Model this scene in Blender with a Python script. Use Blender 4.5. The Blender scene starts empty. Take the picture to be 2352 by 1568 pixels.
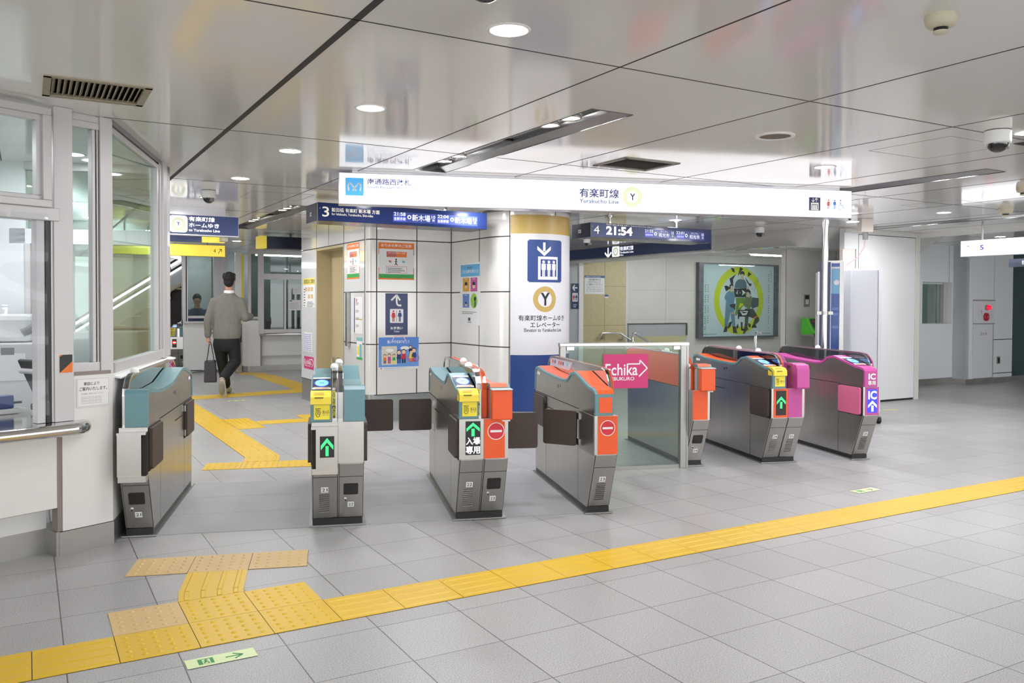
import bpy, bmesh, math, random
from mathutils import Vector, Matrix
R = math.radians
scene = bpy.context.scene
COL = scene.collection

# ------------------------------------------------------------------ camera
cam_data = bpy.data.cameras.new('camera')
cam_data.sensor_width = 36.0
cam_data.lens = 1931.34 / 2352 * 36.0
cam_data.shift_y = -(784 - 735.48) / 2352
cam_data.clip_end = 200
camera = bpy.data.objects.new('camera', cam_data)
COL.objects.link(camera)
camera.matrix_world = (Matrix.Translation((0, 0, 1.42)) @ Matrix.Rotation(R(90) - 0.01979, 4, 'X')
                       @ Matrix.Rotation(0.004, 4, 'Z'))
scene.camera = camera

# ------------------------------------------------------------------ world, exposure
world = bpy.data.worlds.new('world')
scene.world = world
world.use_nodes = True
world.node_tree.nodes['Background'].inputs[0].default_value = (0.97, 0.985, 1.0, 1)
world.node_tree.nodes['Background'].inputs[1].default_value = 3.3
scene.view_settings.view_transform = 'Standard'
scene.view_settings.look = 'None'
scene.view_settings.gamma = 1
scene.view_settings.use_curve_mapping = False
scene.view_settings.exposure = 0.53
scene.cycles.use_denoising = True
scene.cycles.max_bounces = 8
scene.cycles.transparent_max_bounces = 16
scene.cycles.sample_clamp_indirect = 6
LAMP = 160.0          # emission of the ceiling lamps

# ------------------------------------------------------------------ frames of the place
def ax(deg):
    return Vector((math.cos(R(deg)), math.sin(R(deg)), 0)), Vector((-math.sin(R(deg)), math.cos(R(deg)), 0))
GROT, UROT, BROT = 12.3, 30.0, 54.0      # the gate line, the station grid, the booth front
GE, GN = ax(GROT)
UE, UN = ax(UROT)
BE, BN = ax(BROT)
def G(a, b, z=0): return GE * a + GN * b + Vector((0, 0, z))
def U(a, b, z=0): return UE * a + UN * b + Vector((0, 0, z))
def B(t, n, z=0): return BE * t + BN * n + Vector((0, 0, z))
HC = 2.5                                  # ceiling height

# ------------------------------------------------------------------ materials
def lin(h):
    h = h.lstrip('#')
    out = []
    for i in (0, 2, 4):
        c = int(h[i:i + 2], 16) / 255
        out.append(c / 12.92 if c <= .04045 else ((c + .055) / 1.055) ** 2.4)
    return tuple(out)
_m = {}
def mat(name, col='#ffffff', rough=.5, metal=0., emit=0., ecol=None, spec=.5, coat=0., noise=None, bump=None):
    if name in _m: return _m[name]
    m = bpy.data.materials.new(name); m.use_nodes = True
    nt = m.node_tree; b = nt.nodes['Principled BSDF']
    c = lin(col) if isinstance(col, str) else col
    b.inputs['Base Color'].default_value = (*c, 1)
    b.inputs['Roughness'].default_value = rough
    b.inputs['Metallic'].default_value = metal
    b.inputs['Specular IOR Level'].default_value = spec
    if coat:
        b.inputs['Coat Weight'].default_value = coat
        b.inputs['Coat Roughness'].default_value = .05
    if emit:
        e = lin(ecol) if ecol else c
        b.inputs['Emission Color'].default_value = (*e, 1)
        b.inputs['Emission Strength'].default_value = emit
    if noise or bump:
        tc = nt.nodes.new('ShaderNodeTexCoord')
        mp = nt.nodes.new('ShaderNodeMapping')
        nt.links.new(tc.outputs['Object'], mp.inputs[0])
        if noise:
            sc, amt, det, stretch = noise
            mp.inputs['Scale'].default_value = stretch
            n = nt.nodes.new('ShaderNodeTexNoise')
            n.inputs['Scale'].default_value = sc; n.inputs['Detail'].default_value = det
            nt.links.new(mp.outputs[0], n.inputs['Vector'])
            mx = nt.nodes.new('ShaderNodeMix'); mx.data_type = 'RGBA'
            mx.inputs['A'].default_value = (*[x * (1 - amt) for x in c], 1)
            mx.inputs['B'].default_value = (*[min(1, x * (1 + amt)) for x in c], 1)
            nt.links.new(n.outputs['Fac'], mx.inputs['Factor'])
            nt.links.new(mx.outputs['Result'], b.inputs['Base Color'])
        if bump:
            sc, st = bump
            n2 = nt.nodes.new('ShaderNodeTexNoise')
            n2.inputs['Scale'].default_value = sc
            nt.links.new(tc.outputs['Object'], n2.inputs['Vector'])
            bp = nt.nodes.new('ShaderNodeBump')
            bp.inputs['Strength'].default_value = st; bp.inputs['Distance'].default_value = .01
            nt.links.new(n2.outputs['Fac'], bp.inputs['Height'])
            nt.links.new(bp.outputs[0], b.inputs['Normal'])
    _m[name] = m
    return m
def glass(name, tint='#f4f9f7', refl=1.0, ior=1.5):
    if name in _m: return _m[name]
    m = bpy.data.materials.new(name); m.use_nodes = True
    nt = m.node_tree; nt.nodes.remove(nt.nodes['Principled BSDF'])
    t = nt.nodes.new('ShaderNodeBsdfTransparent'); t.inputs[0].default_value = (*lin(tint), 1)
    g = nt.nodes.new('ShaderNodeBsdfGlossy'); g.inputs[0].default_value = (.95, .97, .97, 1); g.inputs['Roughness'].default_value = .02
    f = nt.nodes.new('ShaderNodeFresnel')
    ge = nt.nodes.new('ShaderNodeNewGeometry'); mr = nt.nodes.new('ShaderNodeMapRange')   # both faces of a thin pane reflect alike
    mr.inputs['To Min'].default_value = ior; mr.inputs['To Max'].default_value = 1 / ior
    nt.links.new(ge.outputs['Backfacing'], mr.inputs[0]); nt.links.new(mr.outputs[0], f.inputs[0])
    mu = nt.nodes.new('ShaderNodeMath'); mu.operation = 'MULTIPLY'; mu.inputs[1].default_value = refl
    mx = nt.nodes.new('ShaderNodeMixShader')
    nt.links.new(f.outputs[0], mu.inputs[0]); nt.links.new(mu.outputs[0], mx.inputs[0])
    nt.links.new(t.outputs[0], mx.inputs[1]); nt.links.new(g.outputs[0], mx.inputs[2])
    nt.links.new(mx.outputs[0], nt.nodes['Material Output'].inputs[0])
    _m[name] = m
    return m

STEEL = mat('brushed steel', (.50, .485, .46), .27, 1., noise=(6, .10, 3, (1, 1, .15)))
STEEL2 = mat('polished steel', (.60, .59, .58), .14, 1.)
STEELD = mat('dull steel', (.36, .355, .34), .33, 1., noise=(5, .14, 3, (1, 1, .3)))
ALU = mat('grey aluminium', '#c9c6c6', .38, .25)
CHROME = mat('chrome rail', (.80, .80, .80), .12, 1.)
BLACK = mat('black', '#131314', .35)
DARK = mat('dark gap', '#26221f', .7)
SCREEN = mat('dark screen', '#2b2a28', .15)
WHITE = mat('white', '#f0f0ee', .45)
WPANEL = mat('white panel', '#e6e6e4', .22, coat=.3)
TEAL = mat('teal plastic', '#648e95', .32)
ORANGE = mat('orange plastic', '#ec5a22', .38)
MAGENTA = mat('magenta plastic', '#bf4c98', .38)
PINKF = mat('pink pad', '#dc6f98', .5)
YELLOWP = mat('yellow plastic', '#ecd43a', .38)
YELLOWS = mat('yellow sticker', '#f3e23c', .45)
BROWN = mat('brown leather', '#43362f', .5, bump=(300, .25))
NAVY = mat('navy', '#2d3a66', .35)
NAVYS = mat('navy sign', '#3d4c7c', .2, spec=.7)
BLUE = mat('blue', '#274485', .4)
GOLD = mat('gold', '#c0a45c', .4)
RED = mat('red', '#d32b3c', .45)
GREENP = mat('green', '#3aa955', .45)
SKYB = mat('sky blue', '#5fb4e4', .45)
ORANGEP = mat('orange print', '#ee8033', .5)
GREYP = mat('grey print', '#8a8a8c', .5)
INK = mat('ink', '#23252c', .6)
INKB = mat('blue ink', '#27345f', .5)
PAPER = mat('paper', '#ebebea', .55)
BEIGE = mat('beige door', '#b9ab86', .4)
ECHIKA = mat('raspberry', '#cf2f74', .4)
LED_G = mat('green led', '#3cf07c', .4, emit=.75, ecol='#35ee78')
LED_W = mat('white led', '#ffffff', .4, emit=.75, ecol='#f2f2ff')
LED_B = mat('blue led', '#2b38d8', .4, emit=1.0, ecol='#2a35e8')
LED_R = mat('red led', '#ff3020', .4, emit=.9, ecol='#ff3a24')
IC_B = mat('ic light', '#6fb2ff', .3, emit=.75, ecol='#76b4ff')
IC_D = mat('ic rim', '#1a2cc0', .3, emit=.5, ecol='#1b2ee0')
GLOW = mat('sign light', '#ffffff', .4, emit=.62, ecol='#f4f6ff')
GLOWY = mat('yellow sign light', '#f6e25c', .4, emit=.38, ecol='#ffe350')
LAMPM = mat('lamp lens', '#ffffff', .4, emit=LAMP, ecol='#fbfbff')
LAMPT = mat('tube light', '#ffffff', .4, emit=14, ecol='#f4f4ff')
TUBE = mat('fluorescent tube', '#ffffff', .4, emit=26, ecol='#f6fbff')
CREAM = mat('pale ring', '#e9efcf', .4, emit=.30, ecol='#e6edc4')
GLASS = glass('clear glass')
GLASSG = glass('greenish glass', '#e3eee9', 1.0)
GLASSD = glass('dark glass', '#8d9a99', 1.0)
ACRYL = glass('smoked acrylic', '#9aa0a2', 1.6)
VINYL = glass('vinyl film', '#f4f6f8', 1.0, 1.3)
SKIN = mat('skin', '#c8957b', .55)

# ------------------------------------------------------------------ mesh builder
_tx = {}
def text_geo(s, bold=0.):
    k = (s, bold)
    if k not in _tx:
        c = bpy.data.curves.new('lettering', 'FONT'); c.body = s; c.size = 1; c.resolution_u = 3; c.offset = bold
        o = bpy.data.objects.new('lettering', c); COL.objects.link(o)
        dg = bpy.context.evaluated_depsgraph_get(); dg.update()
        me = o.evaluated_get(dg).to_mesh()
        v = [(p.co.x, p.co.y) for p in me.vertices]; f = [tuple(p.vertices) for p in me.polygons]
        o.evaluated_get(dg).to_mesh_clear()
        bpy.data.objects.remove(o); bpy.data.curves.remove(c)
        _tx[k] = (v, f)
    return _tx[k]

class MB:
    """collects shapes of several materials into ONE mesh"""
    def __init__(s):
        s.v = []; s.f = []; s.mi = []; s.sm = []; s.mats = []; s.T = Matrix.Identity(4)
    def at(s, loc=(0, 0, 0), rotz=0, rotx=0, roty=0):
        s.T = Matrix.Translation(loc) @ Matrix.Rotation(R(rotz), 4, 'Z') @ Matrix.Rotation(R(roty), 4, 'Y') @ Matrix.Rotation(R(rotx), 4, 'X')
        return s
    def add(s, vs, fs, m, smooth=False):
        if m not in s.mats: s.mats.append(m)
        i = s.mats.index(m); n = len(s.v)
        s.v += [s.T @ Vector(p) for p in vs]
        for f in fs:
            s.f.append([n + k for k in f]); s.mi.append(i); s.sm.append(smooth)
        return s
    def box(s, x0, x1, y0, y1, z0, z1, m):
        vs = [(x, y, z) for z in (z0, z1) for y in (y0, y1) for x in (x0, x1)]
        return s.add(vs, [(0, 2, 3, 1), (4, 5, 7, 6), (0, 1, 5, 4), (2, 6, 7, 3), (0, 4, 6, 2), (1, 3, 7, 5)], m)
    def rect(s, x0, x1, z0, z1, m, y=0.):           # a flat print facing -y
        return s.add([(x0, y, z0), (x1, y, z0), (x1, y, z1), (x0, y, z1)], [(0, 1, 2, 3)], m)
    def poly(s, pts, m, y=0.):
        return s.add([(x, y, z) for x, z in pts], [tuple(range(len(pts)))], m)
    def disc(s, cx, cz, r, m, y=0., n=28, rz=None):
        rz = rz or r
        return s.poly([(cx + r * math.cos(2 * math.pi * k / n), cz + rz * math.sin(2 * math.pi * k / n)) for k in range(n)], m, y)
    def rrect(s, x0, x1, z0, z1, r, m, y=0., n=5):
        pts = []
        for cx, cz, a0 in ((x1 - r, z1 - r, 0), (x0 + r, z1 - r, 90), (x0 + r, z0 + r, 180), (x1 - r, z0 + r, 270)):
            pts += [(cx + r * math.cos(R(a0 + 90 * k / n)), cz + r * math.sin(R(a0 + 90 * k / n))) for k in range(n + 1)]
        return s.poly(pts, m, y)
    def ring(s, cx, cz, r0, r1, m, y=0., n=36, a0=0, a1=360, sx=1.):
        vs = []
        for k in range(n + 1):
            a = R(a0 + (a1 - a0) * k / n)
            vs += [(cx + sx * r0 * math.cos(a), y, cz + r0 * math.sin(a)), (cx + sx * r1 * math.cos(a), y, cz + r1 * math.sin(a))]
        return s.add(vs, [(2 * k, 2 * k + 1, 2 * k + 3, 2 * k + 2) for k in range(n)], m)
    def line(s, pts, w, m, y=0.):
        for (xa, za), (xb, zb) in zip(pts, pts[1:]):
            d = math.hypot(xb - xa, zb - za) or 1
            nx, nz = -(zb - za) / d * w / 2, (xb - xa) / d * w / 2
            s.add([(xa - nx, y, za - nz), (xb - nx, y, zb - nz), (xb + nx, y, zb + nz), (xa + nx, y, za + nz)], [(0, 1, 2, 3)], m)
        return s
    def text(s, t, x0, x1, z0, z1, m, y=0., bold=0., keep=False, al='l'):
        vv, ff = text_geo(t, bold)
        if not vv: return s
        a0 = min(p[0] for p in vv); a1 = max(p[0] for p in vv); b0 = min(p[1] for p in vv); b1 = max(p[1] for p in vv)
        sz = (z1 - z0) / max(b1 - b0, 1e-6); sx = (x1 - x0) / max(a1 - a0, 1e-6)
        if keep:
            sx = sz
            w = (a1 - a0) * sx
            if al == 'c': x0 = (x0 + x1) / 2 - w / 2
            if al == 'r': x0 = x1 - w
        return s.add([(x0 + (px - a0) * sx, y, z0 + (pz - b0) * sz) for px, pz in vv], ff, m)
    def vtext(s, t, x0, x1, z1, m, step=None, y=0., bold=0.):
        w = x1 - x0; step = step or w * 1.12
        for k, ch in enumerate(t):
            if ch != ' ': s.text(ch, x0, x1, z1 - k * step - w, z1 - k * step, m, y, bold)
        return s
    def prism(s, pts, axis, d0, d1, m, smooth=False):
        """outline pts extruded along axis x (pts=(y,z)), y (pts=(x,z)) or z (pts=(x,y))"""
        mk = {'x': lambda p, d: (d, p[0], p[1]), 'y': lambda p, d: (p[0], d, p[1]), 'z': lambda p, d: (p[0], p[1], d)}[axis]
        n = len(pts)
        area = sum(pts[k][0] * pts[(k + 1) % n][1] - pts[(k + 1) % n][0] * pts[k][1] for k in range(n))
        if (area < 0) != (axis == 'y'): pts = pts[::-1]
        vs = [mk(p, d0) for p in pts] + [mk(p, d1) for p in pts]
        s.add(vs, [tuple(range(n))[::-1], tuple(range(n, 2 * n))], m)
        return s.add(vs, [(k, (k + 1) % n, n + (k + 1) % n, n + k) for k in range(n)], m, smooth)
    def band(s, path, axis, d0, d1, th, m):
        """a bent strip of thickness th under an open path"""
        inn = []
        for k, p in enumerate(path):
            a = path[max(k - 1, 0)]; b = path[min(k + 1, len(path) - 1)]
            dx, dz = b[0] - a[0], b[1] - a[1]; L = math.hypot(dx, dz) or 1
            inn.append((p[0] + dz / L * th, p[1] - dx / L * th))
        mk = {'x': lambda p, d: (d, p[0], p[1]), 'y': lambda p, d: (p[0], d, p[1])}[axis]
        n = len(path)
        vs = [mk(p, d0) for p in path] + [mk(p, d1) for p in path] + [mk(p, d0) for p in inn] + [mk(p, d1) for p in inn]
        fs = []
        for k in range(n - 1):
            fs += [(k, k + 1, n + k + 1, n + k), (2 * n + k, 3 * n + k, 3 * n + k + 1, 2 * n + k + 1),
                   (k, 2 * n + k, 2 * n + k + 1, k + 1), (n + k, n + k + 1, 3 * n + k + 1, 3 * n + k)]
        fs += [(0, n, 3 * n, 2 * n), (n - 1, 3 * n - 1, 4 * n - 1, 2 * n - 1)]
        return s.add(vs, fs, m)
    def tube(s, path, r, m, n=12, caps=True):
        path = [Vector(p) for p in path]; vs = []; fs = []
        rr = r if isinstance(r, (list, tuple)) else [r] * len(path)
        up = Vector((0, 0, 1))
        for k, p in enumerate(path):
            d = (path[min(k + 1, len(path) - 1)] - path[max(k - 1, 0)]).normalized()
            u = d.cross(up)
            if u.length < .05: u = d.cross(Vector((1, 0, 0)))
            u.normalize(); w = d.cross(u)
            vs += [p + (u * math.cos(2 * math.pi * j / n) + w * math.sin(2 * math.pi * j / n)) * rr[k] for j in range(n)]
        for k in range(len(path) - 1):
            fs += [(k * n + j, k * n + (j + 1) % n, (k + 1) * n + (j + 1) % n, (k + 1) * n + j) for j in range(n)]
        s.add(vs, fs, m, True)
        if caps:
            L = len(path) - 1
            s.add(vs[:n], [tuple(range(n))[::-1]], m); s.add(vs[L * n:], [tuple(range(n))], m)
        return s
    def lathe(s, prof, m, c=(0, 0, 0), n=28, smooth=True):
        vs = []; fs = []
        for r, z in prof:
            vs += [(c[0] + r * math.cos(2 * math.pi * j / n), c[1] + r * math.sin(2 * math.pi * j / n), c[2] + z) for j in range(n)]
        for k in range(len(prof) - 1):
            fs += [(k * n + j, k * n + (j + 1) % n, (k + 1) * n + (j + 1) % n, (k + 1) * n + j) for j in range(n)]
        return s.add(vs, fs, m, smooth)
    def build(s, name, parent=None, loc=None, rotz=None, bevel=0.):
        me = bpy.data.meshes.new(name)
        me.from_pydata([tuple(p) for p in s.v], [], s.f)
        for m in s.mats: me.materials.append(m)
        me.polygons.foreach_set('material_index', s.mi)
        me.polygons.foreach_set('use_smooth', s.sm)
        me.update()
        o = bpy.data.objects.new(name, me); COL.objects.link(o)
        if parent: o.parent = parent
        if loc is not None: o.location = loc
        if rotz is not None: o.rotation_euler.z = R(rotz)
        if bevel:
            b = o.modifiers.new('bevel', 'BEVEL'); b.width = bevel; b.segments = 2; b.limit_method = 'ANGLE'; b.angle_limit = R(50)
        return o
def tag(o, label=None, cat=None, group=None, kind=None):
    if label: o['label'] = label
    if cat: o['category'] = cat
    if group: o['group'] = group
    if kind: o['kind'] = kind
    return o
def thing(name, label, cat, loc=(0, 0, 0), rotz=0, group=None):
    o = bpy.data.objects.new(name, None); COL.objects.link(o)
    o.empty_display_size = .1
    o.location = loc; o.rotation_euler.z = R(rotz)
    return tag(o, label, cat, group)
def struct(o): return tag(o, kind='structure')
def dup(root, loc, rotz=None, label=None):
    r = root.copy(); COL.objects.link(r); r.location = loc
    if rotz is not None: r.rotation_euler.z = R(rotz)
    if label: r['label'] = label
    for ch in list(root.children):
        c = ch.copy(); COL.objects.link(c); c.parent = r
        for g in ch.children:
            d = g.copy(); COL.objects.link(d); d.parent = c
    return r
# ================================================================== FLOOR
def floor_mat():
    m = bpy.data.materials.new('granite floor tiles'); m.use_nodes = True
    nt = m.node_tree; b = nt.nodes['Principled BSDF']; L = nt.links.new
    def N(t, **k):
        n = nt.nodes.new(t)
        for a, v in k.items(): setattr(n, a, v)
        return n
    def M(op, x, y=None):
        n = N('ShaderNodeMath', operation=op)
        for i, q in enumerate((x, y)):
            if q is None: continue
            if isinstance(q, (int, float)): n.inputs[i].default_value = q
            else: L(q, n.inputs[i])
        return n.outputs[0]
    tc = N('ShaderNodeTexCoord'); sp = N('ShaderNodeSeparateXYZ'); L(tc.outputs['Object'], sp.inputs[0])
    xa = M('ADD', sp.outputs[0], 40 - .124); yb = M('ADD', sp.outputs[1], 40 - .263)
    da = M('PINGPONG', xa, .2); db = M('PINGPONG', yb, .2)
    g = M('MAXIMUM', M('LESS_THAN', da, .0026), M('LESS_THAN', db, .0020))
    ia = M('FLOOR', M('DIVIDE', xa, .4)); ib = M('FLOOR', M('DIVIDE', yb, .4))
    cb = N('ShaderNodeCombineXYZ'); L(ia, cb.inputs[0]); L(ib, cb.inputs[1])
    wn = N('ShaderNodeTexWhiteNoise'); L(cb.outputs[0], wn.inputs['Vector'])
    n1 = N('ShaderNodeTexNoise'); n1.inputs['Scale'].default_value = 190; n1.inputs['Detail'].default_value = 2
    n2 = N('ShaderNodeTexNoise'); n2.inputs['Scale'].default_value = .9; n2.inputs['Detail'].default_value = 4
    L(tc.outputs['Object'], n1.inputs['Vector']); L(tc.outputs['Object'], n2.inputs['Vector'])
    r1 = N('ShaderNodeValToRGB'); r1.color_ramp.elements[0].position = .30; r1.color_ramp.elements[1].position = .58
    r1.color_ramp.elements[0].color = (.235, .23, .225, 1); r1.color_ramp.elements[1].color = (.46, .455, .45, 1)
    L(n1.outputs['Fac'], r1.inputs[0])
    mv = N('ShaderNodeMix', data_type='RGBA', blend_type='MULTIPLY'); mv.inputs['Factor'].default_value = 1
    L(r1.outputs[0], mv.inputs['A'])
    rr = N('ShaderNodeMapRange'); rr.inputs['To Min'].default_value = .93; rr.inputs['To Max'].default_value = 1.04
    L(wn.outputs['Value'], rr.inputs[0])
    r2 = N('ShaderNodeMapRange'); r2.inputs['To Min'].default_value = .90; r2.inputs['To Max'].default_value = 1.08
    L(n2.outputs['Fac'], r2.inputs[0])
    mm = M('MULTIPLY', rr.outputs[0], r2.outputs[0])
    cc = N('ShaderNodeCombineColor'); L(mm, cc.inputs[0]); L(mm, cc.inputs[1]); L(mm, cc.inputs[2]); L(cc.outputs[0], mv.inputs['B'])
    mx = N('ShaderNodeMix', data_type='RGBA'); L(g, mx.inputs['Factor']); L(mv.outputs['Result'], mx.inputs['A'])
    mx.inputs['B'].default_value = (.11, .10, .105, 1)
    L(mx.outputs['Result'], b.inputs['Base Color'])
    b.inputs['Roughness'].default_value = .36; b.inputs['Specular IOR Level'].default_value = .35
    return m
FLOORM = floor_mat()
mb = MB(); mb.box(-14, 26, -14, 30, -.06, 0, FLOORM)
struct(mb.build('floor', rotz=UROT))

# grey plates under the gates
PLATE = mat('grey floor plate', '#98999b', .5, noise=(3, .12, 4, (1, 1, 1)))
mb = MB(); mb.box(-1.22, 1.86, 5.44, 6.93, 0, .003, PLATE)
for y in (5.93, 6.43): mb.box(-1.22, 1.86, y - .0015, y + .0015, 0, .0034, GREYP)
struct(mb.build('floor_plate', rotz=GROT))
mb = MB(); mb.box(3.05, 4.88, 6.86, 8.35, 0, .003, PLATE)
for y in (7.35, 7.85): mb.box(3.05, 4.88, y - .0015, y + .0015, 0, .0034, GREYP)
struct(mb.build('floor_plate', rotz=GROT))

# ================================================================== CEILING
CEILM = mat('glossy ceiling panel', (.87, .85, .815), .09, spec=.55, noise=(.5, .03, 2, (1, 1, 1)))
JOINT = mat('ceiling joint', '#2b2426', .6)
HOLES = [(2.72, 3.0, 3.83, 6.30), (6.57, 6.84, 3.90, 6.30), (10.18, 10.46, 5.40, 7.82), (2.55, 2.83, 9.30, 12.62), (5.70, 5.98, .75, 3.20),
         (.083, .553, 4.595, 5.045), (3.83, 4.34, 4.96, 5.37)]
A0, A1, B0, B1 = -13., 25., -13., 22.5
ca = sorted({A0, A1} | {h[0] for h in HOLES} | {h[1] for h in HOLES})
cb_ = sorted({B0, B1} | {h[2] for h in HOLES} | {h[3] for h in HOLES})
mb = MB()
for x0, x1 in zip(ca, ca[1:]):
    for y0, y1 in zip(cb_, cb_[1:]):
        cx, cy = (x0 + x1) / 2, (y0 + y1) / 2
        if any(h[0] < cx < h[1] and h[2] < cy < h[3] for h in HOLES): continue
        mb.add([(x0, y0, HC), (x1, y0, HC), (x1, y1, HC), (x0, y1, HC)], [(3, 2, 1, 0)], CEILM)
def clear(a0, a1, b0, b1):
    """parts of a joint line not crossing a hole"""
    out = [(a0, a1, b0, b1)]
    for h in HOLES:
        nxt = []
        for q in out:
            if q[1] <= h[0] or q[0] >= h[1] or q[3] <= h[2] or q[2] >= h[3]: nxt.append(q); continue
            if q[0] < h[0] < q[1]: nxt.append((q[0], h[0], q[2], q[3]))
            if q[0] < h[1] < q[1]: nxt.append((h[1], q[1], q[2], q[3]))
            if q[2] < h[2] < q[3]: nxt.append((q[0], q[1], q[2], h[2]))
            if q[2] < h[3] < q[3]: nxt.append((q[0], q[1], h[3], q[3]))
        out = nxt
    return out
for k in range(-9, 19):
    a = 1.095 + 1.2555 * k; w = .016 if k == 0 else .0045
    for q in clear(a - w, a + w, B0, B1): mb.box(q[0], q[1], q[2], q[3], HC - .0012, HC + .001, JOINT)
for k in range(-6, 11):
    b = 3.096 + 2.375 * k
    for q in clear(A0, A1, b - .004, b + .004): mb.box(q[0], q[1], q[2], q[3], HC - .0012, HC + .001, JOINT)
# maintenance hatch outlines
for a0, a1, b0, b1 in ((5.115, 5.75, 3.27, 3.87), (8.2, 8.9, 5.2, 5.8), (1.9, 2.5, 8.3, 8.9)):
    w = .0022
    for q in ((a0, a1, b0 - w, b0 + w), (a0, a1, b1 - w, b1 + w), (a0 - w, a0 + w, b0, b1), (a1 - w, a1 + w, b0, b1)):
        mb.box(*q, HC - .001, HC + .001, GREYP)
struct(mb.build('ceiling', rotz=UROT))

# recessed light strips
TROUGH = mat('dark trough steel', '#6a6b6d', .22, .8)
def strip(i, lamps, label):
    a0, a1, b0, b1 = HOLES[i]
    cx, cy = (a0 + a1) / 2, (b0 + b1) / 2
    t = thing('recessed_light_strip', label, 'ceiling light', U(cx, cy, HC), UROT, 'dark recessed light strips in the ceiling')
    w, l = (a1 - a0) / 2, (b1 - b0) / 2
    m = MB()
    m.box(-w, w, -l, l, .055, .065, TROUGH); m.box(-w - .004, -w, -l, l, -.004, .06, TROUGH); m.box(w, w + .004, -l, l, -.004, .06, TROUGH)
    m.box(-w, w, -l - .004, -l, -.004, .06, TROUGH); m.box(-w, w, l, l + .004, -.004, .06, TROUGH)
    m.prism([(w, .0), (w - .07, .03), (w - .075, .055), (w, .055)], 'y', -l, l, STEELD)
    m.box(-w, w, -.004, .004, .045, .055, DARK)
    m.build('housing', t)
    for b in lamps:
        r = MB(); r.lathe([(.075, .05), (.075, .03), (.066, .028), (.064, .05)], STEEL2, (-.03, b - cy, 0)); rim = r.build('lamp_rim', t)
        q = MB(); q.lathe([(.0005, .034), (.064, .036)], LAMPM, (-.03, b - cy, 0)); q.build('lens', rim)
strip(0, (4.223, 4.456, 5.744, 6.0), 'dark recessed light strip with two lit pairs of lamps before the wide white sign')
strip(1, (4.326, 4.552, 5.75, 5.98), 'dark recessed light strip right of the wide white sign, far end hidden behind it')
strip(2, (5.75, 5.98, 7.05, 7.28), 'thin recessed light strip by the white partition at the right')
strip(3, (9.945, 10.17, 11.52, 11.75), 'dark recessed light strip over the corridor left of the tiled lift block')
strip(4, (1.2, 1.43, 2.62, 2.85), 'dark light strip whose corner shows at the right picture edge beside the dome camera')

def downlight(a, b, label, r=.07, on=True):
    t = thing('downlight', label, 'ceiling light', U(a, b, HC), UROT, 'round ceiling downlights')
    m = MB(); m.lathe([(r + .018, .0), (r + .016, -.004), (r + .002, -.005), (r, .0)], WHITE); m.build('trim_ring', t)
    q = MB(); q.lathe([(.0005, -.0025), (r, -.002)], LAMPM if on else GREYP); q.build('lens', t)
    return t
downlight(1.655, 4.44, 'largest lit downlight on the ceiling, left of the dark light strip')
downlight(1.63, 5.985, 'lit downlight second from the front in the row of the largest one')
downlight(1.615, 7.526, 'lit downlight third in the row, before the left dome camera')
downlight(1.62, 9.06, 'lit downlight fourth in the row, above the navy line sign')
downlight(1.62, 10.6, 'lit downlight fifth in the row, over the far corridor')
downlight(1.62, 12.14, 'lit downlight sixth in the row, over the far corridor')
downlight(1.62, 13.68, 'lit downlight seventh in the row, over the far corridor')
downlight(5.415, 4.497, 'lit downlight above the right end of the wide white sign')
downlight(9.252, 5.984, 'lit downlight at the far right before the white arrow sign')
downlight(13.2, 7.6, 'lit downlight over the window niche at the right')
downlight(.30, 6.95, 'lit downlight inside the near ticket office')
for a, b in ((-.9, 6.3), (-1.3, 5.0), (-1.8, 7.0)): downlight(a, b, 'added unseen downlight brightening the near ticket office')  # lamps added out of sight to brighten the office interior
for a, b in ((1.655, 2.9), (1.655, 1.35), (1.655, -.2), (5.415, 2.95), (5.415, 1.4), (5.415, -.15), (9.2, 4.4), (9.2, 2.85), (9.2, 1.3), (-2.2, 1.35), (-2.2, -.2), (-1.2, 10.0), (-1.2, 12.5), (-1.2, 15.), (5.8, 7.4), (7.3, 10.4), (11.3, 11.6), (13., 12.6), (13., 4.5), (3.2, 15.2), (5.5, 15.6), (7.2, 8.3), (5.6, 9.2), (4.2, 8.0), (-.6, 8.0), (.2, 13.7), (.2, 15.8), (2.2, 17.), (7.6, 9.9), (3.2, 7.6), (4.6, 7.2), (3.9, 8.3), (8.0, 6.8), (6.6, 6.3)):
    downlight(a, b, 'added downlight to brighten the concourse, its walls and ceiling')  # lamps added behind the camera, behind signs and deeper in, for brightness

# fluorescent fittings; those over the stairs and in the offices are added for light
def tube_light(loc, rotz, ln, label, z=HC):
    t = thing('fluorescent_light', label, 'ceiling light', Vector((loc.x, loc.y, z)), rotz, 'fluorescent ceiling fittings')
    m = MB(); m.box(-ln / 2, ln / 2, -.09, .09, -.03, 0, WHITE); m.build('housing', t)
    for y in (-.045, .045):
        q = MB(); q.tube([(-ln / 2 + .02, y, -.045), (ln / 2 - .02, y, -.045)], .014, TUBE, 8); q.build('tube', t)
for a, b in ((11.0, 10.9), (11.0, 12.6), (13.6, 10.9), (13.6, 12.6), (16.2, 11.6)): tube_light(U(a, b), UROT, 1.2, 'added fluorescent fitting lighting the stairs, hidden behind the header sign')
tube_light(U(4.9, 18.6), UROT, 1.2, 'added fluorescent fitting brightening the far ticket office'); tube_light(U(3.1, 18.5), UROT, .6, 'added fluorescent fitting brightening the glazed office')
tube_light(Vector((-9.5, 25.2, 0)), 0, 2.4, 'fluorescent fitting above the far escalator', 4.2)

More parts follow.
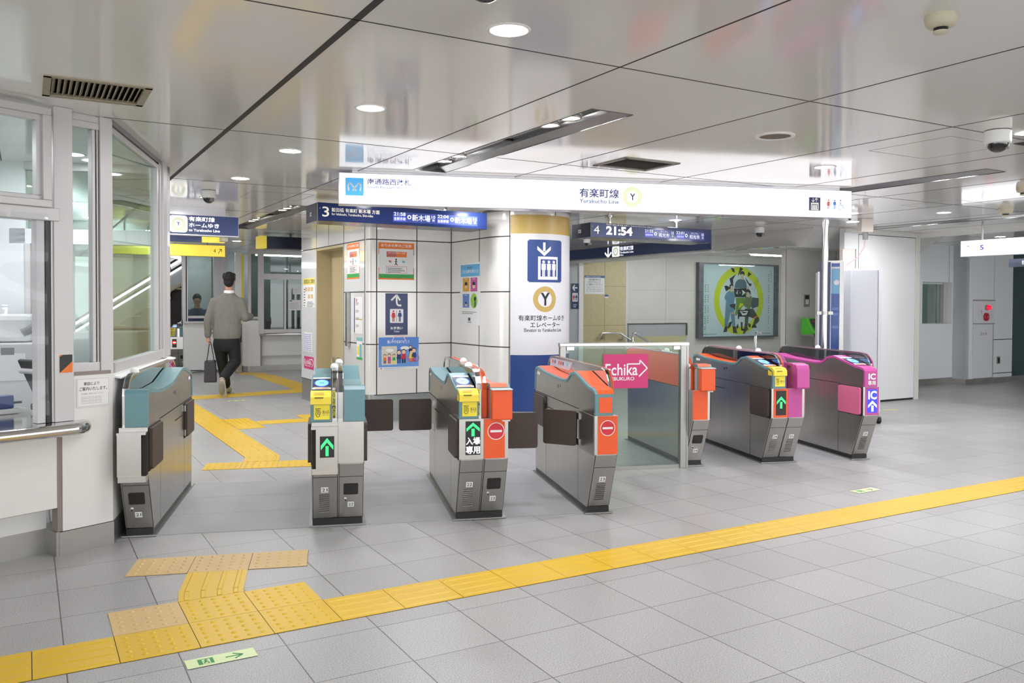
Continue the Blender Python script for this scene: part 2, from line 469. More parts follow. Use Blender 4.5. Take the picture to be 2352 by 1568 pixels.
# ceiling grilles
def grille(i, n, label, frame, along_b=True):
    a0, a1, b0, b1 = HOLES[i]; cx, cy = (a0 + a1) / 2, (b0 + b1) / 2; w, l = (a1 - a0) / 2, (b1 - b0) / 2
    t = thing('air_vent', label, 'air vent', U(cx, cy, HC), UROT)
    m = MB(); f = .028
    m.box(-w - .006, w + .006, -l - .006, -l + f, -.006, .012, frame); m.box(-w - .006, w + .006, l - f, l + .006, -.006, .012, frame)
    m.box(-w - .006, -w + f, -l, l, -.006, .012, frame); m.box(w - f, w + .006, -l, l, -.006, .012, frame)
    m.build('frame', t)
    d = MB(); d.box(-w, w, -l, l, .07, .08, DARK); d.box(-w, -w + .004, -l, l, 0, .07, DARK); d.box(w - .004, w, -l, l, 0, .07, DARK)
    d.box(-w, w, -l, -l + .004, 0, .07, DARK); d.box(-w, w, l - .004, l, 0, .07, DARK); d.build('duct', t)
    for k in range(n):
        s = MB()
        if along_b:
            x = -w + f + (2 * w - 2 * f) * (k + .5) / n
            s.add([(x - .009, -l + f, .002), (x + .006, -l + f, .022), (x + .006, l - f, .022), (x - .009, l - f, .002),
                   (x - .006, -l + f, .0), (x + .009, -l + f, .020), (x + .009, l - f, .020), (x - .006, l - f, .0)],
                  [(0, 1, 2, 3), (4, 7, 6, 5), (0, 3, 7, 4), (1, 5, 6, 2)], frame)
        else:
            y = -l + f + (2 * l - 2 * f) * (k + .5) / n
            s.add([(-w + f, y - .006, .002), (-w + f, y + .005, .016), (w - f, y + .005, .016), (w - f, y - .006, .002),
                   (-w + f, y - .004, 0), (-w + f, y + .007, .014), (w - f, y + .007, .014), (w - f, y - .004, 0)],
                  [(0, 3, 2, 1), (4, 5, 6, 7), (0, 1, 5, 4), (2, 3, 7, 6)], frame)
        s.build('slat', t)
VENTM = mat('grimy vent paint', '#a59a82', .55, noise=(30, .3, 4, (1, 1, 1)))
VENTM2 = mat('grey vent paint', '#8f8a83', .5)
grille(5, 16, 'grimy beige slatted air vent in the ceiling above the ticket office windows', VENTM)
grille(6, 14, 'square grey slatted air vent in the ceiling above the wide white sign', VENTM2, False)

# speaker, cameras, smoke detectors
t = thing('ceiling_speaker', 'round brown ceiling speaker with a pale ring', 'speaker', U(4.155, 3.84, HC), UROT)
m = MB(); m.lathe([(.125, 0), (.123, -.006), (.1, -.008), (.097, 0)], WHITE); m.build('ring', t)
m = MB(); m.lathe([(.0005, -.004), (.098, -.003)], mat('speaker mesh', '#7d7264', .7)); m.build('mesh_cover', t)
DOME = mat('camera dome', '#1b1b1e', .06, spec=.8)
def dome_cam(loc, r, drop, label):
    t = thing('dome_camera', label, 'security camera', loc, UROT, 'white dome security cameras on the ceiling')
    m = MB(); m.lathe([(r * .98, 0), (r * .98, -.006)], BLACK); m.lathe([(r, -.004), (r, -drop * .5), (r * .97, -drop * .58), (r * .8, -drop * .6), (.001, -drop * .6)], WHITE); m.build('housing', t)
    n = 8; q = r * .80; d = drop * .42
    m = MB(); m.lathe([(q, -drop * .58)] + [(q * math.cos(R(90 * k / n)) + .0004, -drop * .58 - d * math.sin(R(90 * k / n))) for k in range(1, n + 1)], DOME); m.build('dome', t)
    m = MB(); m.lathe([(.026, -drop * .6), (.026, -drop * .86), (.001, -drop * .88)], GREYP, (.02, -.03, 0)); m.build('lens', t)
dome_cam(Vector((-.088, 2.66, HC)), .072, .135, 'dome camera cut by the top edge of the picture')
dome_cam(Vector((2.996, 5.216, HC)), .076, .135, 'large white dome camera at the upper right beside the light strip corner')
dome_cam(Vector((-2.93, 8.13, HC)), .066, .125, 'white dome camera above the navy line sign in the left corridor')
dome_cam(Vector((3.438, 11.71, HC)), .065, .14, 'white dome camera below the right half of the wide white sign')
dome_cam(U(5.93, 8.45, 2.218), .042, .09, 'small dome camera under the left end of the number four board')
PALE = mat('aged detector plastic', '#cfc8ae', .5)
def smoke(loc, r, label):
    t = thing('smoke_detector', label, 'smoke detector', loc, UROT)
    m = MB(); m.lathe([(r, 0), (r * 1.03, -r * .25), (r * .95, -r * .55), (r * .85, -r * .75), (r * .45, -r * .85)], PALE); m.build('base', t)
    m = MB(); m.lathe([(r * .43, -r * .8), (r * .45, -r * 1.05)], BLACK); m.build('vent_band', t)
    m = MB(); m.lathe([(r * .48, -r * 1.05), (r * .46, -r * 1.2), (r * .1, -r * 1.27), (.0005, -r * 1.27)], PALE); m.build('cap', t)
smoke(Vector((1.593, 3.154, HC)), .056, 'cream smoke detector on the ceiling at the top right corner')
smoke(Vector((5.47, 9.35, HC)), .075, 'cream domed detector on the ceiling above the white arrow sign')
smoke(Vector((4.66, 7.69, HC)), .06, 'cream flat smoke detector at the right picture edge below the dome camera')

# ================================================================== OUTER WALLS
WALLW = mat('white wall', '#dededc', .4)
mb = MB(); mb.box(-17, -3.4, 27, 27.2, 0, 4.3, WALLW); struct(mb.build('wall_far'))
mb = MB(); mb.box(-13.2, -13, 5, 27, 0, HC, WALLW); struct(mb.build('wall_left'))
mb = MB(); mb.box(19, 19.2, -5, 22, 0, HC, WALLW); struct(mb.build('wall_right', rotz=UROT))
# ================================================================== TICKET OFFICE (left)
BW = mat('office white panel', '#e3e2de', .35, spec=.4)
GAP = mat('brown joint', '#8d817b', .6)
PLINTH = mat('steel plinth', (.42, .41, .39), .38, .9, noise=(3, .2, 4, (1, 1, .4)))
mb = MB()
# counter front, kick recess, corner panel
mb.box(-3, 2.292, 4.80, 4.86, .27, .70, BW)
mb.add([(-3, 4.80, .27), (2.292, 4.80, .27), (2.292, 4.93, .235), (-3, 4.93, .235)], [(0, 3, 2, 1)], BW)
mb.box(-3, 2.292, 4.93, 4.97, .135, .25, BW)
mb.box(2.292, 2.318, 4.797, 4.86, .135, 1.0, GAP)
mb.box(2.34, 2.62, 4.83, 4.90, .70, 1.02, GAP)
P1 = Vector((2.318, 4.79)); P2 = Vector((2.607, 4.79))
Binv = lambda v: (v.dot(BE), v.dot(BN))
P3 = Binv(Vector((-2.385, 5.10, 0))); P4 = Binv(G(-1.262, 7.18)); P5 = Binv(G(-1.32, 7.18)); P6 = Binv(G(-1.32, 5.6)); P7 = (2.318, 4.86)
mb.prism([tuple(P1), tuple(P2), P3, P4, P5, P6, P7], 'z', .135, .70, BW)
mb.prism([(2.372, 4.79), tuple(P2), P3, P4, P5, P6, (2.372, 4.86)], 'z', .70, 1.0, BW)
# soffit band above the windows
mb.box(-3, 2.20, 4.86, 4.93, 2.46, HC, BW)
struct(mb.build('wall_office', rotz=BROT))
mb = MB()
mb.box(-3, 2.292, 4.925, 4.99, 0, .135, PLINTH); mb.box(2.28, 2.30, 4.788, 4.93, 0, .135, PLINTH)
q = [(2.296, 4.785), (2.61, 4.785), (P3[0] + .008, P3[1]), (P4[0] + .008, P4[1]), P5, (2.296, 5.0)]
mb.prism(q, 'z', 0, .132, PLINTH)
struct(mb.build('baseboard_office', rotz=BROT))
# inside: back and far walls, floor-to-ceiling
IW = mat('office inner wall', '#e4e8ea', .5)
mb = MB()
mb.box(-4.6, -2.40, 7.15, 7.22, 0, HC, IW); mb.box(-2.40, -1.25, 7.15, 7.22, 0, .98, IW); mb.box(-2.40, -1.25, 7.15, 7.22, 1.87, 1.985, IW)
mb.box(-2.40, -2.29, 7.15, 7.22, .98, HC, IW); mb.box(-4.6, -4.5, 3.2, 7.2, 0, HC, IW)
struct(mb.build('wall_office_far', rotz=GROT))
def frame_rect(m, x0, x1, z0, z1, w, d0, d1, mt):
    m.box(x0, x0 + w, d0, d1, z0, z1, mt); m.box(x1 - w, x1, d0, d1, z0, z1, mt)
    m.box(x0 + w, x1 - w, d0, d1, z0, z0 + w, mt); m.box(x0 + w, x1 - w, d0, d1, z1 - w, z1, mt)
def window(n, rotz, frames, panes, loc=(0, 0, 0), g=None):
    r = bpy.data.objects.new('window_%d' % n, None); COL.objects.link(r); r.rotation_euler.z = R(rotz); r.location = loc; struct(r)
    f = MB()
    for q in frames: f.box(*q, ALU) if len(q) == 6 else f.box(*q)
    f.build('frame', r, bevel=.003)
    for x0, x1, y, z0, z1 in panes:
        p = MB(); p.box(x0, x1, y - .003, y + .003, z0, z1, g or GLASS); p.build('pane', r)
# front windows with heavy posts
window(1, BROT,
       [(-3, 2.25, 4.745, 4.79, 2.435, 2.475), (-3, 2.25, 4.745, 4.80, 1.935, 1.975), (2.205, 2.25, 4.745, 4.80, 1.975, 2.435),
        (-3, 2.235, 4.77, 4.82, 2.405, 2.437), (-3, 2.235, 4.77, 4.82, 1.975, 2.0), (2.18, 2.21, 4.77, 4.82, 2.0, 2.41),
        (-3, 2.30, 4.765, 4.86, 1.865, 1.935), (2.275, 2.38, 4.78, 4.90, .752, HC), (2.235, 2.262, 4.79, 4.86, .752, 1.87, BLACK),
        (2.19, 2.235, 4.80, 4.86, .752, 1.87), (2.262, 2.276, 4.79, 4.87, .752, 1.87), (.85, .90, 4.79, 4.85, .752, 1.87)],
       [(-3, 2.2, 4.80, 1.98, 2.43)])
window(2, BROT,
       [(2.38, 2.565, 4.845, 4.90, 2.42, 2.46), (2.38, 2.565, 4.845, 4.90, 1.0, 1.07), (2.378, 2.40, 4.85, 4.90, 1.07, 2.42), (2.525, 2.545, 4.85, 4.90, 1.07, 2.42),
        (2.545, 2.552, 4.86, 4.90, 1.03, 2.45, BLACK), (2.552, 2.562, 4.85, 4.90, 1.0, 2.47), (2.565, 2.64, 4.835, 4.94, .99, HC), (2.38, 2.57, 4.85, 4.9, 2.46, HC)],
       [(2.40, 2.525, 4.875, 1.07, 2.42)])
window(3, GROT,
       [(-1.30, -1.24, 5.40, 7.05, 1.00, 1.06), (-1.29, -1.25, 5.40, 6.98, 2.42, 2.455), (-1.285, -1.255, 5.38, 5.405, 1.06, 2.42), (-1.295, -1.245, 6.68, 6.74, 1.06, 2.42),
        (-1.29, -1.25, 6.76, 6.775, 1.03, 2.47, BLACK), (-1.295, -1.245, 6.79, 6.83, 1.0, 2.47), (-1.31, -1.235, 6.88, 7.03, .99, HC), (-1.30, -1.25, 5.36, 6.98, 2.47, HC, GREYP)],
       [])
p = MB(); p.box(-1.273, -1.267, 5.40, 6.69, 1.06, 2.42, GLASSG); p.build('pane', bpy.data.objects['window_3'])
window(4, GROT, [(-2.29, -2.25, 7.14, 7.23, .98, 1.87), (-1.99, -1.955, 7.14, 7.23, .98, 1.87), (-1.36, -1.25, 7.14, 7.23, .98, 1.87), (-2.29, -1.25, 7.14, 7.23, .96, 1.0),
                 (-2.29, -1.25, 7.14, 7.23, 2.44, HC), (-1.30, -1.25, 7.14, 7.23, 1.985, HC)],
       [(-2.27, -1.3, 7.18, .99, 1.87), (-2.29, -1.28, 7.18, 1.985, 2.45)], g=GLASSG)
# slanted sill beside the gate
m = MB(); m.prism([(-1.30, .985), (-1.205, .965), (-1.20, .975), (-1.30, .998)], 'y', 5.37, 7.18, WHITE)
struct(m.build('trim_1', rotz=GROT))

# counter
t = thing('counter_ledge', 'polished steel counter ledge with rounded nose below the ticket office window', 'counter', (0, 0, 0), BROT)
m = MB(); r = .035; zc = .716
prof = [(4.66 + r - r * math.sin(R(a)), zc + r * math.cos(R(a))) for a in range(0, 181, 15)]
vs = []; path = [(-3, 0)]
m.prism([(p[0], p[1]) for p in prof] + [(5.6, zc - r), (5.6, zc + r)], 'x', -3, 2.33, STEEL2, False)
n = 13
for k in range(n):                      # rounded end
    a0, a1 = R(90 * k / n), R(90 * (k + 1) / n)
    cxy = (2.33, 4.80)
    def pt(a, p): d = 4.80 - p[0]; return (cxy[0] + d * math.sin(a), cxy[1] - d * math.cos(a), p[1])
    for p, q in zip(prof, prof[1:]): m.add([pt(a0, p), pt(a1, p), pt(a1, q), pt(a0, q)], [(0, 1, 2, 3)], STEEL2, True)
    m.add([(cxy[0], cxy[1], zc + r), pt(a0, prof[0]), pt(a1, prof[0])], [(0, 1, 2)], STEEL2); m.add([(cxy[0], cxy[1], zc - r), pt(a1, prof[-1]), pt(a0, prof[-1])], [(0, 1, 2)], STEEL2)
m.build('ledge', t)

# notice on the corner panel
m = MB(); m.box(-.094, .094, -.002, .002, -.082, .082, PAPER)
m.line([(-.09, -.078), (.09, -.078), (.09, .078), (-.09, .078), (-.09, -.078)], .0012, GREYP, -.0024)
m.text('筆談により', -.055, .035, .040, .060, INK, -.0024, .01); m.text('ご案内いたします。', -.08, .082, .010, .032, INK, -.0024, .01)
m.text('お気軽にお申し出ください', -.07, .06, -.012, -.002, GREYP, -.0024)
for z in (-.028, -.036, -.046, -.054, -.064): m.text('Please feel free to ask the station staff for assistance', -.07, .05, z, z + .005, GREYP, -.0024)
tag(m.build('notice', loc=B(2.491, 4.787, .903), rotz=BROT), 'white notice with blurred lines under 筆談により on the corner of the ticket office', 'notice')
# hazard sticker on the post
m = MB(); m.rect(-.035, .035, -.05, .05, BLACK); m.poly([(-.035, -.05), (.035, -.05), (.035, .012)], ORANGEP, -.0006); m.poly([(-.035, .05), (-.035, .038), (-.02, .05)], ORANGEP, -.0006)
tag(m.build('hazard_sticker', loc=B(2.335, 4.778, 1.075), rotz=BROT), 'black and orange hazard sticker on the ticket office window post', 'sticker')
# vinyl curtain with tape
m = MB(); nx, nz = 30, 24
vs = []
for j in range(nz + 1):
    for i in range(nx + 1):
        x = -.6 + 2.83 * i / nx; z = .80 + 1.10 * j / nz
        vs.append((x, 4.755 + .008 * math.sin(x * 9 + z * 5) + .006 * math.sin(z * 14 + x * 3) + .004 * math.sin(x * 31), z))
m.add(vs, [(j * (nx + 1) + i, j * (nx + 1) + i + 1, (j + 1) * (nx + 1) + i + 1, (j + 1) * (nx + 1) + i) for j in range(nz) for i in range(nx)], VINYL, True)
tag(m.build('vinyl_curtain', rotz=BROT), 'clear vinyl sheet taped over the ticket office window opening', 'plastic sheet')

# things inside the office
t = thing('payment_terminal', 'black tilted touch terminal on the ticket office counter', 'terminal', (-2.84, 5.20, .752), 150)
m = MB(); m.box(-.10, .10, -.09, .09, 0, .045, BLACK); m.build('foot', t, bevel=.012)
m = MB(); m.at((0, .02, .05), 0, -24); m.box(-.13, .13, -.012, .012, .03, .29, BLACK); m.build('screen_back', t, bevel=.006)
m = MB(); m.at((0, .02, .05), 0, -24); m.tube([(-.13, .014, .22), (.13, .014, .22)], .018, ALU); m.build('hinge_bar', t)
m = MB(); m.tube([(0, 0, .04), (0, .03, .12)], .02, DARK); m.build('neck', t)
t = thing('tape_dispenser', 'blue tape dispenser in a white tray on the ticket office counter', 'tape dispenser', (-3.02, 5.02, .752), 54)
m = MB(); m.box(-.10, .09, -.05, .05, 0, .03, WHITE); m.build('tray', t, bevel=.005)
m = MB(); m.box(-.09, .03, -.03, .03, .03, .11, BLUE); m.build('body', t, bevel=.01)
m = MB(); m.box(.03, .08, -.012, .012, .055, .068, BLACK); m.build('cutter', t)
t = thing('ticket_printer', 'large pale grey office machine with a taped sheet behind the counter', 'office machine', (-3.62, 5.95, 0), 24)
m = MB(); m.box(-.6, .27, -.15, .45, .0, 1.13, mat('pale grey plastic', '#cfcfd0', .5)); m.build('cabinet', t, bevel=.01)
m = MB(); m.box(-.5, .2, -.05, .4, 1.13, 1.33, mat('light grey plastic', '#d8d8d8', .5)); m.build('top_unit', t, bevel=.04)
m = MB(); m.rect(-.03, .17, .87, 1.06, PAPER, -.152); m.rect(.02, .10, 1.05, 1.10, GREYP, -.1522); m.build('taped_sheet', t)
m = MB(); m.rect(-.25, -.06, 1.05, 1.09, mat('tan label', '#d8b98a', .6), -.152); m.build('label_strip', t)
t = thing('desk_lamp', 'grey gooseneck lamp on the pale office machine', 'lamp', (-3.40, 6.02, 1.13), 20)
m = MB(); m.tube([(.05, 0, -.2), (.06, 0, .0), (.03, 0, .08), (-.03, 0, .11)], .008, GREYP); m.build('neck', t)
m = MB(); m.tube([(-.02, 0, .11), (-.09, 0, .07)], [.03, .045], GREYP); m.build('shade', t)
t = thing('steel_cabinet', 'low grey steel cabinet inside the office behind the narrow window', 'cabinet', G(-1.72, 6.80), GROT)
m = MB(); m.box(-.12, .35, -.2, .25, 0, 1.20, mat('cabinet steel', '#9fa6a4', .4, .3)); m.build('body', t, bevel=.006)
m = MB(); m.box(.26, .29, -.21, -.2, .7, .76, STEEL2); m.build('handle', t)
m = MB(); m.at((0, 0, 0), 0, -12); m.box(-.06, .06, 0, .004, 0, .21, mat('pale blue card', '#bcdce8', .5)); m.box(-.05, .05, -.001, 0, .03, .18, SKYB)
tag(m.build('card_stand', loc=B(2.42, 4.96, 1.03), rotz=BROT), 'pale blue card leaning inside the narrow office window', 'card')
mb = MB(); mb.box(2.36, 2.60, 4.90, 5.05, 1.0, 1.03, WHITE); struct(mb.build('trim_2', rotz=BROT))
# ================================================================== TICKET GATES
HEAD = [(.0, .684), (-.028, .69), (-.03, .83), (-.005, .852), (.05, .866), (.125, .870), (.40, .931), (.46, .942), (.565, .926), (.62, .89), (.68, .868), (.757, .862), (1.0, .866), (1.32, .878), (1.53, .902), (1.595, .89), (1.625, .86), (1.635, .70)]
TAIL = [(.0, .684), (-.02, .69), (-.02, .885), (-.005, .905), (.08, .905), (.28, .880), (.50, .872), (.80, .879), (.92, .90), (1.08, .928), (1.2, .946), (1.30, .943), (1.52, .90), (1.60, .88), (1.63, .835), (1.635, .70)]
GUARD = [(.078, .66), (.078, .86), (.088, .905), (.125, .945), (.17, .972), (.24, .984), (1.50, .988), (1.60, .978), (1.66, .945), (1.69, .89), (1.695, .70)]
def offset(path, th):
    out = []
    for k, p in enumerate(path):
        a = path[max(k - 1, 0)]; b = path[min(k + 1, len(path) - 1)]
        dx, dz = b[0] - a[0], b[1] - a[1]; L = math.hypot(dx, dz)
        out.append((p[0] + dz / L * th, p[1] - dx / L * th))
    return out
def tri_arrow(m, cx, z0, z1, w, mt, y, pixel=True):
    h = z1 - z0; s = w * .24
    m.poly([(cx - s / 2, z0), (cx + s / 2, z0), (cx + s / 2, z0 + h * .55), (cx - s / 2, z0 + h * .55)], mt, y)
    m.poly([(cx, z1), (cx - w / 2, z1 - h * .42), (cx - w / 2, z1 - h * .66), (cx, z1 - h * .24)], mt, y)
    m.poly([(cx, z1), (cx, z1 - h * .24), (cx + w / 2, z1 - h * .66), (cx + w / 2, z1 - h * .42)], mt, y)
def no_entry(m, cx, cz, r, y):
    m.disc(cx, cz, r, PAPER, y); m.disc(cx, cz, r * .91, RED, y - .0004); m.rect(cx - r * .68, cx + r * .68, cz - r * .13, cz + r * .13, PAPER, y - .0008)
SPACK = .0045
def half(t, side, x0, x1, o):
    """one machine of a gate body: x0 the aisle side, x1 the guard side (x0 > x1 on the right side)"""
    lo, hi = min(x0, x1), max(x0, x1); L = side == 'L'
    gw = o['gw']; lo2, hi2 = (lo, hi + gw) if L else (lo - gw, hi)      # below the guard the body reaches the middle
    path = HEAD if L else TAIL
    trim, top = o['trim'], o.get('top', o['trim'])
    inner = offset(path, .020)
    # steel body
    m = MB()
    outline = [(.165, .045), (.0, .427), (0, .684)] + [(max(p[0], -.008), p[1]) for p in inner[1:]] + [(1.62, .60), (1.60, .045)]
    m.prism(outline, 'x', lo + .001 if L else lo, hi if L else hi - .001, STEEL)
    m.prism([(.1655, .05), (.0005, .427), (.0005, .684), (1.61, .684), (1.59, .05)], 'x', lo2 + (.006 if L else .0005), hi2 - (.0005 if L else .006), STEEL)
    xs = x0; e = .0012 * (-1 if L else 1)
    def side_line(y0, z0, y1, z1, w=.0022):
        d = math.hypot(y1 - y0, z1 - z0); ny, nz = -(z1 - z0) / d * w, (y1 - y0) / d * w
        f = [(xs + e, y0 - ny, z0 - nz), (xs + e, y1 - ny, z1 - nz), (xs + e, y1 + ny, z1 + nz), (xs + e, y0 + ny, z0 + nz)]
        m.add(f, [(0, 1, 2, 3)], DARK)
    side_line(.36, .688, 1.635, .688); side_line(.375, .045, .375, .43, .0015); side_line(1.26, .045, 1.26, .43, .0015)
    side_line(1.26, .60, .90, .60, .003)
    for y, z in ((.86, .80), (1.22, .52)):
        m.add([(xs + e * 2, y + .012 * math.cos(k * .785), z + .012 * math.sin(k * .785)) for k in range(8)], [tuple(range(8))], STEEL2)
    m.add([(xs + e, .92 + a * .022, .795 + b * .012) for a, b in ((-1, -1), (1, -1), (1, 1), (-1, 1))], [(0, 1, 2, 3)], STEELD)
    m.add([(xs + e, 1.50 + a * .045, .845 + b * .012) for a, b in ((-1, -1), (1, -1), (1, 1), (-1, 1))], [(0, 1, 2, 3)], PAPER)
    m.build('body', t)
    # coloured shell: a trim band over the whole contour and the cover between the trims
    m = MB(); m.band(path, 'x', lo - .004 if L else lo, hi if L else hi + .004, .022, trim); m.build('shell', t, bevel=.003)
    if top is not trim:
        m = MB(); up = [(p[0] - .0, p[1] + .0015) for p in offset(path, -.001)][2:-1]
        m.band(up, 'x', lo + .012 if L else lo, hi if L else hi - .012, .003, top); m.build('top_cover', t)
    # recess and flap doors
    for y0, y1, pos in ((.02, .355, o['front']), (1.27, 1.605, o['rear'])):
        m = MB(); w = .0025 * (-1 if L else 1)
        m.box(min(xs, xs + w), max(xs, xs + w), y0 - .01, y1 + .012, .420, .680, DARK if pos == 'in' else STEELD)
        m.build('flap_recess', t)
        fl = MB(); pad = o.get('pad', BROWN)
        hy = y1 - .015 if y0 < .5 else y0 + .015
        s = -1 if L else 1
        if pos == 'in': fl.at((xs + s * .011, (y0 + y1) / 2, .552), 90); ln = .325; fl.prism(rr(-ln / 2, ln / 2, -.122, .122, .018), 'y', -.010, .010, pad)
        else:
            fl.at((xs, hy, .552), {'L': 180, 'R': 0}[side] + pos); fl.prism(rr(.022, .275, -.122, .122, .018), 'y', -.011, .011, pad)
        f = fl.build('flap_door', t, bevel=.005)
        hg = MB()
        for z in (.46, .64): hg.box(xs - .012, xs + .012, hy - .02, hy + .02, z - .022, z + .022, STEEL2)
        hg.build('hinge', f)
    # front: lower slanted panel
    n = Vector((0, -.382, -.165)).normalized(); m = MB()
    ang = math.degrees(math.atan2(.165, .382))
    m.at(((lo2 + hi2) / 2, .165, .045), 0, ang); W = (hi2 - lo2) / 2; Hh = math.hypot(.165, .382)
    m.box(-W + .010, W - .004, -.004, 0, .012, Hh - .10, STEEL); m.box(-W + .010, W - .004, -.0045, 0, Hh - .095, Hh - .004, STEEL)
    m.rect(-W + .010, W - .004, Hh - .0995, Hh - .0955, DARK, -.0042); m.rect(-W + .007, -W + .010, .01, Hh, DARK, -.001); m.rect(W - .004, W - .001, .01, Hh, DARK, -.001)
    lp = m.build('service_panel', t)
    def sub(name): 
        q = MB(); q.at(((lo2 + hi2) / 2, .165, .045), 0, ang); return q
    if L or o.get('low'):
        q = sub('s'); q.rect(-.022, .022, .205, .245, PAPER, -.0048); q.text(o['num'], -.017, .017, .213, .237, INK, -.0052, .01, False); q.build('number_sticker', lp)
        q = sub('v')
        for k in range(9):
            z = .055 + k * .0155
            q.add([(-.034, -.0045, z), (.030, -.0045, z), (.030, -.0105, z + .0035), (-.034, -.0105, z + .0035), (.030, -.0045, z + .0075), (-.034, -.0045, z + .0075)], [(0, 1, 2, 3), (3, 2, 4, 5)], STEEL2 if o.get('shiny', 1) else STEELD)
            q.rect(-.034, .030, z + .0075, z + .0105, DARK, -.0047)
        q.build('louvre', lp)
    else:
        q = sub('w'); q.prism(rr(-.044, .046, .185, .265, .008), 'y', -.008, -.003, DARK); q.rect(-.036, .038, .195, .258, SCREEN, -.0084); q.build('coin_window', lp)
        q = sub('l'); q.tube([(-.032, -.004, .145), (-.032, -.012, .145)], .012, STEEL2); q.tube([(-.032, -.012, .145), (-.032, -.014, .145)], .005, DARK); q.build('lock', lp)
        q = sub('n'); q.rect(-.018, .022, .088, .128, PAPER, -.0048); q.text(o['num'], -.013, .017, .097, .119, INK, -.0052, .01); q.build('number_sticker', lp)
    # front: middle panel with the display
    m = MB(); fb = o.get('box', 0); yf = -.002 - fb
    if fb:
        m.box(lo2 + (.028 if L else 0), hi2 - (.002 if L else .028), -fb, .004, .405, .650, STEEL)
        m.box(lo2, hi2 - .001, -fb - .01, .01, .648, .662, STEEL); m.box(lo2 + .006, hi2 - .001, -fb - .008, .01, .372, .408, STEEL)
        m.box(lo2 + .002, hi2 - .002, -.02, .004, .405, .648, DARK)
    elif o['face'] is not STEEL: m.box(lo2 + (.022 if L else .001), hi2 - (.001 if L else .022), -.0025, .002, .429, .682, o['face'])
    else: m.box(lo2 + .004, hi2 - .004, -.0015, .002, .429, .682, STEEL)
    mp = m.build('middle_panel', t)
    d = o.get('disp')
    cx = (lo2 + hi2) / 2 + (.012 if L else -.012)
    if d in ('up', 'entry', 'narrow', 'ic'):
        q = MB(); y = yf - .003
        if d == 'up':
            q.box(cx - .040, cx + .046, y, yf, .475, .605, BLACK); q.rect(cx - .037, cx + .043, .478, .602, SCREEN, y - .0004); tri_arrow(q, cx + .003, .485, .595, .074, LED_G, y - .001)
        elif d == 'entry':
            q.box(cx - .050, cx + .046, y, yf, .455, .670, BLACK); tri_arrow(q, cx - .002, .575, .662, .084, LED_G, y - .001)
            q.text('入場', cx - .048, cx + .043, .520, .568, LED_W, y - .001, .02); q.text('専用', cx - .048, cx + .043, .462, .512, LED_W, y - .001, .02)
        elif d == 'narrow':
            q.box(cx - .048, cx + .048, y, yf, .45, .665, BLACK); q.rect(cx - .045, cx + .045, .453, .662, SCREEN, y - .0004); tri_arrow(q, cx, .51, .615, .086, LED_G, y - .001)
        else:
            q.box(cx - .05, cx + .048, y, yf, .452, .662, LED_B); q.text('IC', cx - .043, cx + .041, .572, .648, LED_W, y - .001, .03); tri_arrow(q, cx, .462, .56, .088, LED_W, y - .001)
        q.build('arrow_display', mp)
    if d == 'stop':
        q = MB(); y = yf - .003; q.box(cx - .045, cx + .045, y, yf, .46, .64, BLACK); q.disc(cx, .565, .036, LED_R, y - .0006); q.rect(cx - .028, cx + .028, .556, .574, LED_W, y - .001); q.build('stop_display', mp)
    if d == 'noentry':
        q = MB(); no_entry(q, cx + (-.002 if L else .012), .603, .056 if not L else .052, -.004); q.build('no_entry_sign', mp)
    # head fittings
    if L:
        if o['head'] in ('slot',):
            q = MB(); q.prism([(-.055, .800), (-.052, .845), (-.02, .868), (.055, .876), (.055, .80)], 'x', lo - .004, hi - .004, YELLOWP)
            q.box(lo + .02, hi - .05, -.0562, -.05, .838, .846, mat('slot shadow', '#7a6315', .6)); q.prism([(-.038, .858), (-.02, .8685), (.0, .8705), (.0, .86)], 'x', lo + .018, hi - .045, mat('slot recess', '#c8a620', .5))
            q.build('ticket_slot', t, bevel=.006)
            q = MB(); q.rect(lo + .016, hi - .012, .706, .796, YELLOWS, -.0315)
            q.text('投入口', lo + .068, hi - .018, .742, .762, INK, -.0322, .01); q.text('INSERT TICKET', lo + .068, hi - .018, .730, .737, GREYP, -.0322)
            q.line([(lo + .024, .772), (lo + .058, .772)], .004, INK, -.0322); q.line([(lo + .030, .765), (lo + .028, .735), (lo + .036, .722), (lo + .050, .726), (lo + .056, .75), (lo + .050, .762), (lo + .03, .765)], .003, INK, -.0322)
            q.line([(lo + .038, .76), (lo + .038, .735)], .003, INK, -.0322); q.line([(lo + .045, .76), (lo + .046, .735)], .003, INK, -.0322)
            q.build('slot_plate', t)
        elif o['head'] == 'blank':
            q = MB(); q.rect(lo + .02, hi - .012, .708, .808, ORANGE, -.0315); q.build('slot_plate', t)
        else:
            q = MB(); q.text('IC', lo + .03, hi - .02, .752, .808, WHITE, -.0315, .04); q.text('専用', lo + .026, hi - .02, .702, .744, WHITE, -.0315, .02); q.build('lettering', t)
        if o['head'] != 'blank':
            q = MB(); p0, p1 = Vector((.125, .873)), Vector((.385, .931)); dd = (p1 - p0); nn = Vector((-dd.y, dd.x)).normalized()
            def S(x, k, h=0): p = p0 + dd * k + nn * (.0035 + h); return (x, p.x, p.y)
            def quad(xa, xb, ka, kb, mt, h=0): q.add([S(xa, ka, h), S(xb, ka, h), S(xb, kb, h), S(xa, kb, h)], [(0, 1, 2, 3)], mt)
            quad(lo + .004, hi - .004, .0, .12, PAPER); quad(lo + .02, hi - .02, .02, .10, mat('reader print', '#e2a07a', .5), .0004)
            quad(lo + .006, hi - .006, .15, .80, BLACK); quad(lo + .006, hi - .006, .82, .92, PAPER, .0004); quad(lo + .012, hi - .012, .135, .16, PAPER, .0004)
            c0, cr = (lo + hi) / 2, (hi - lo) / 2 - .012
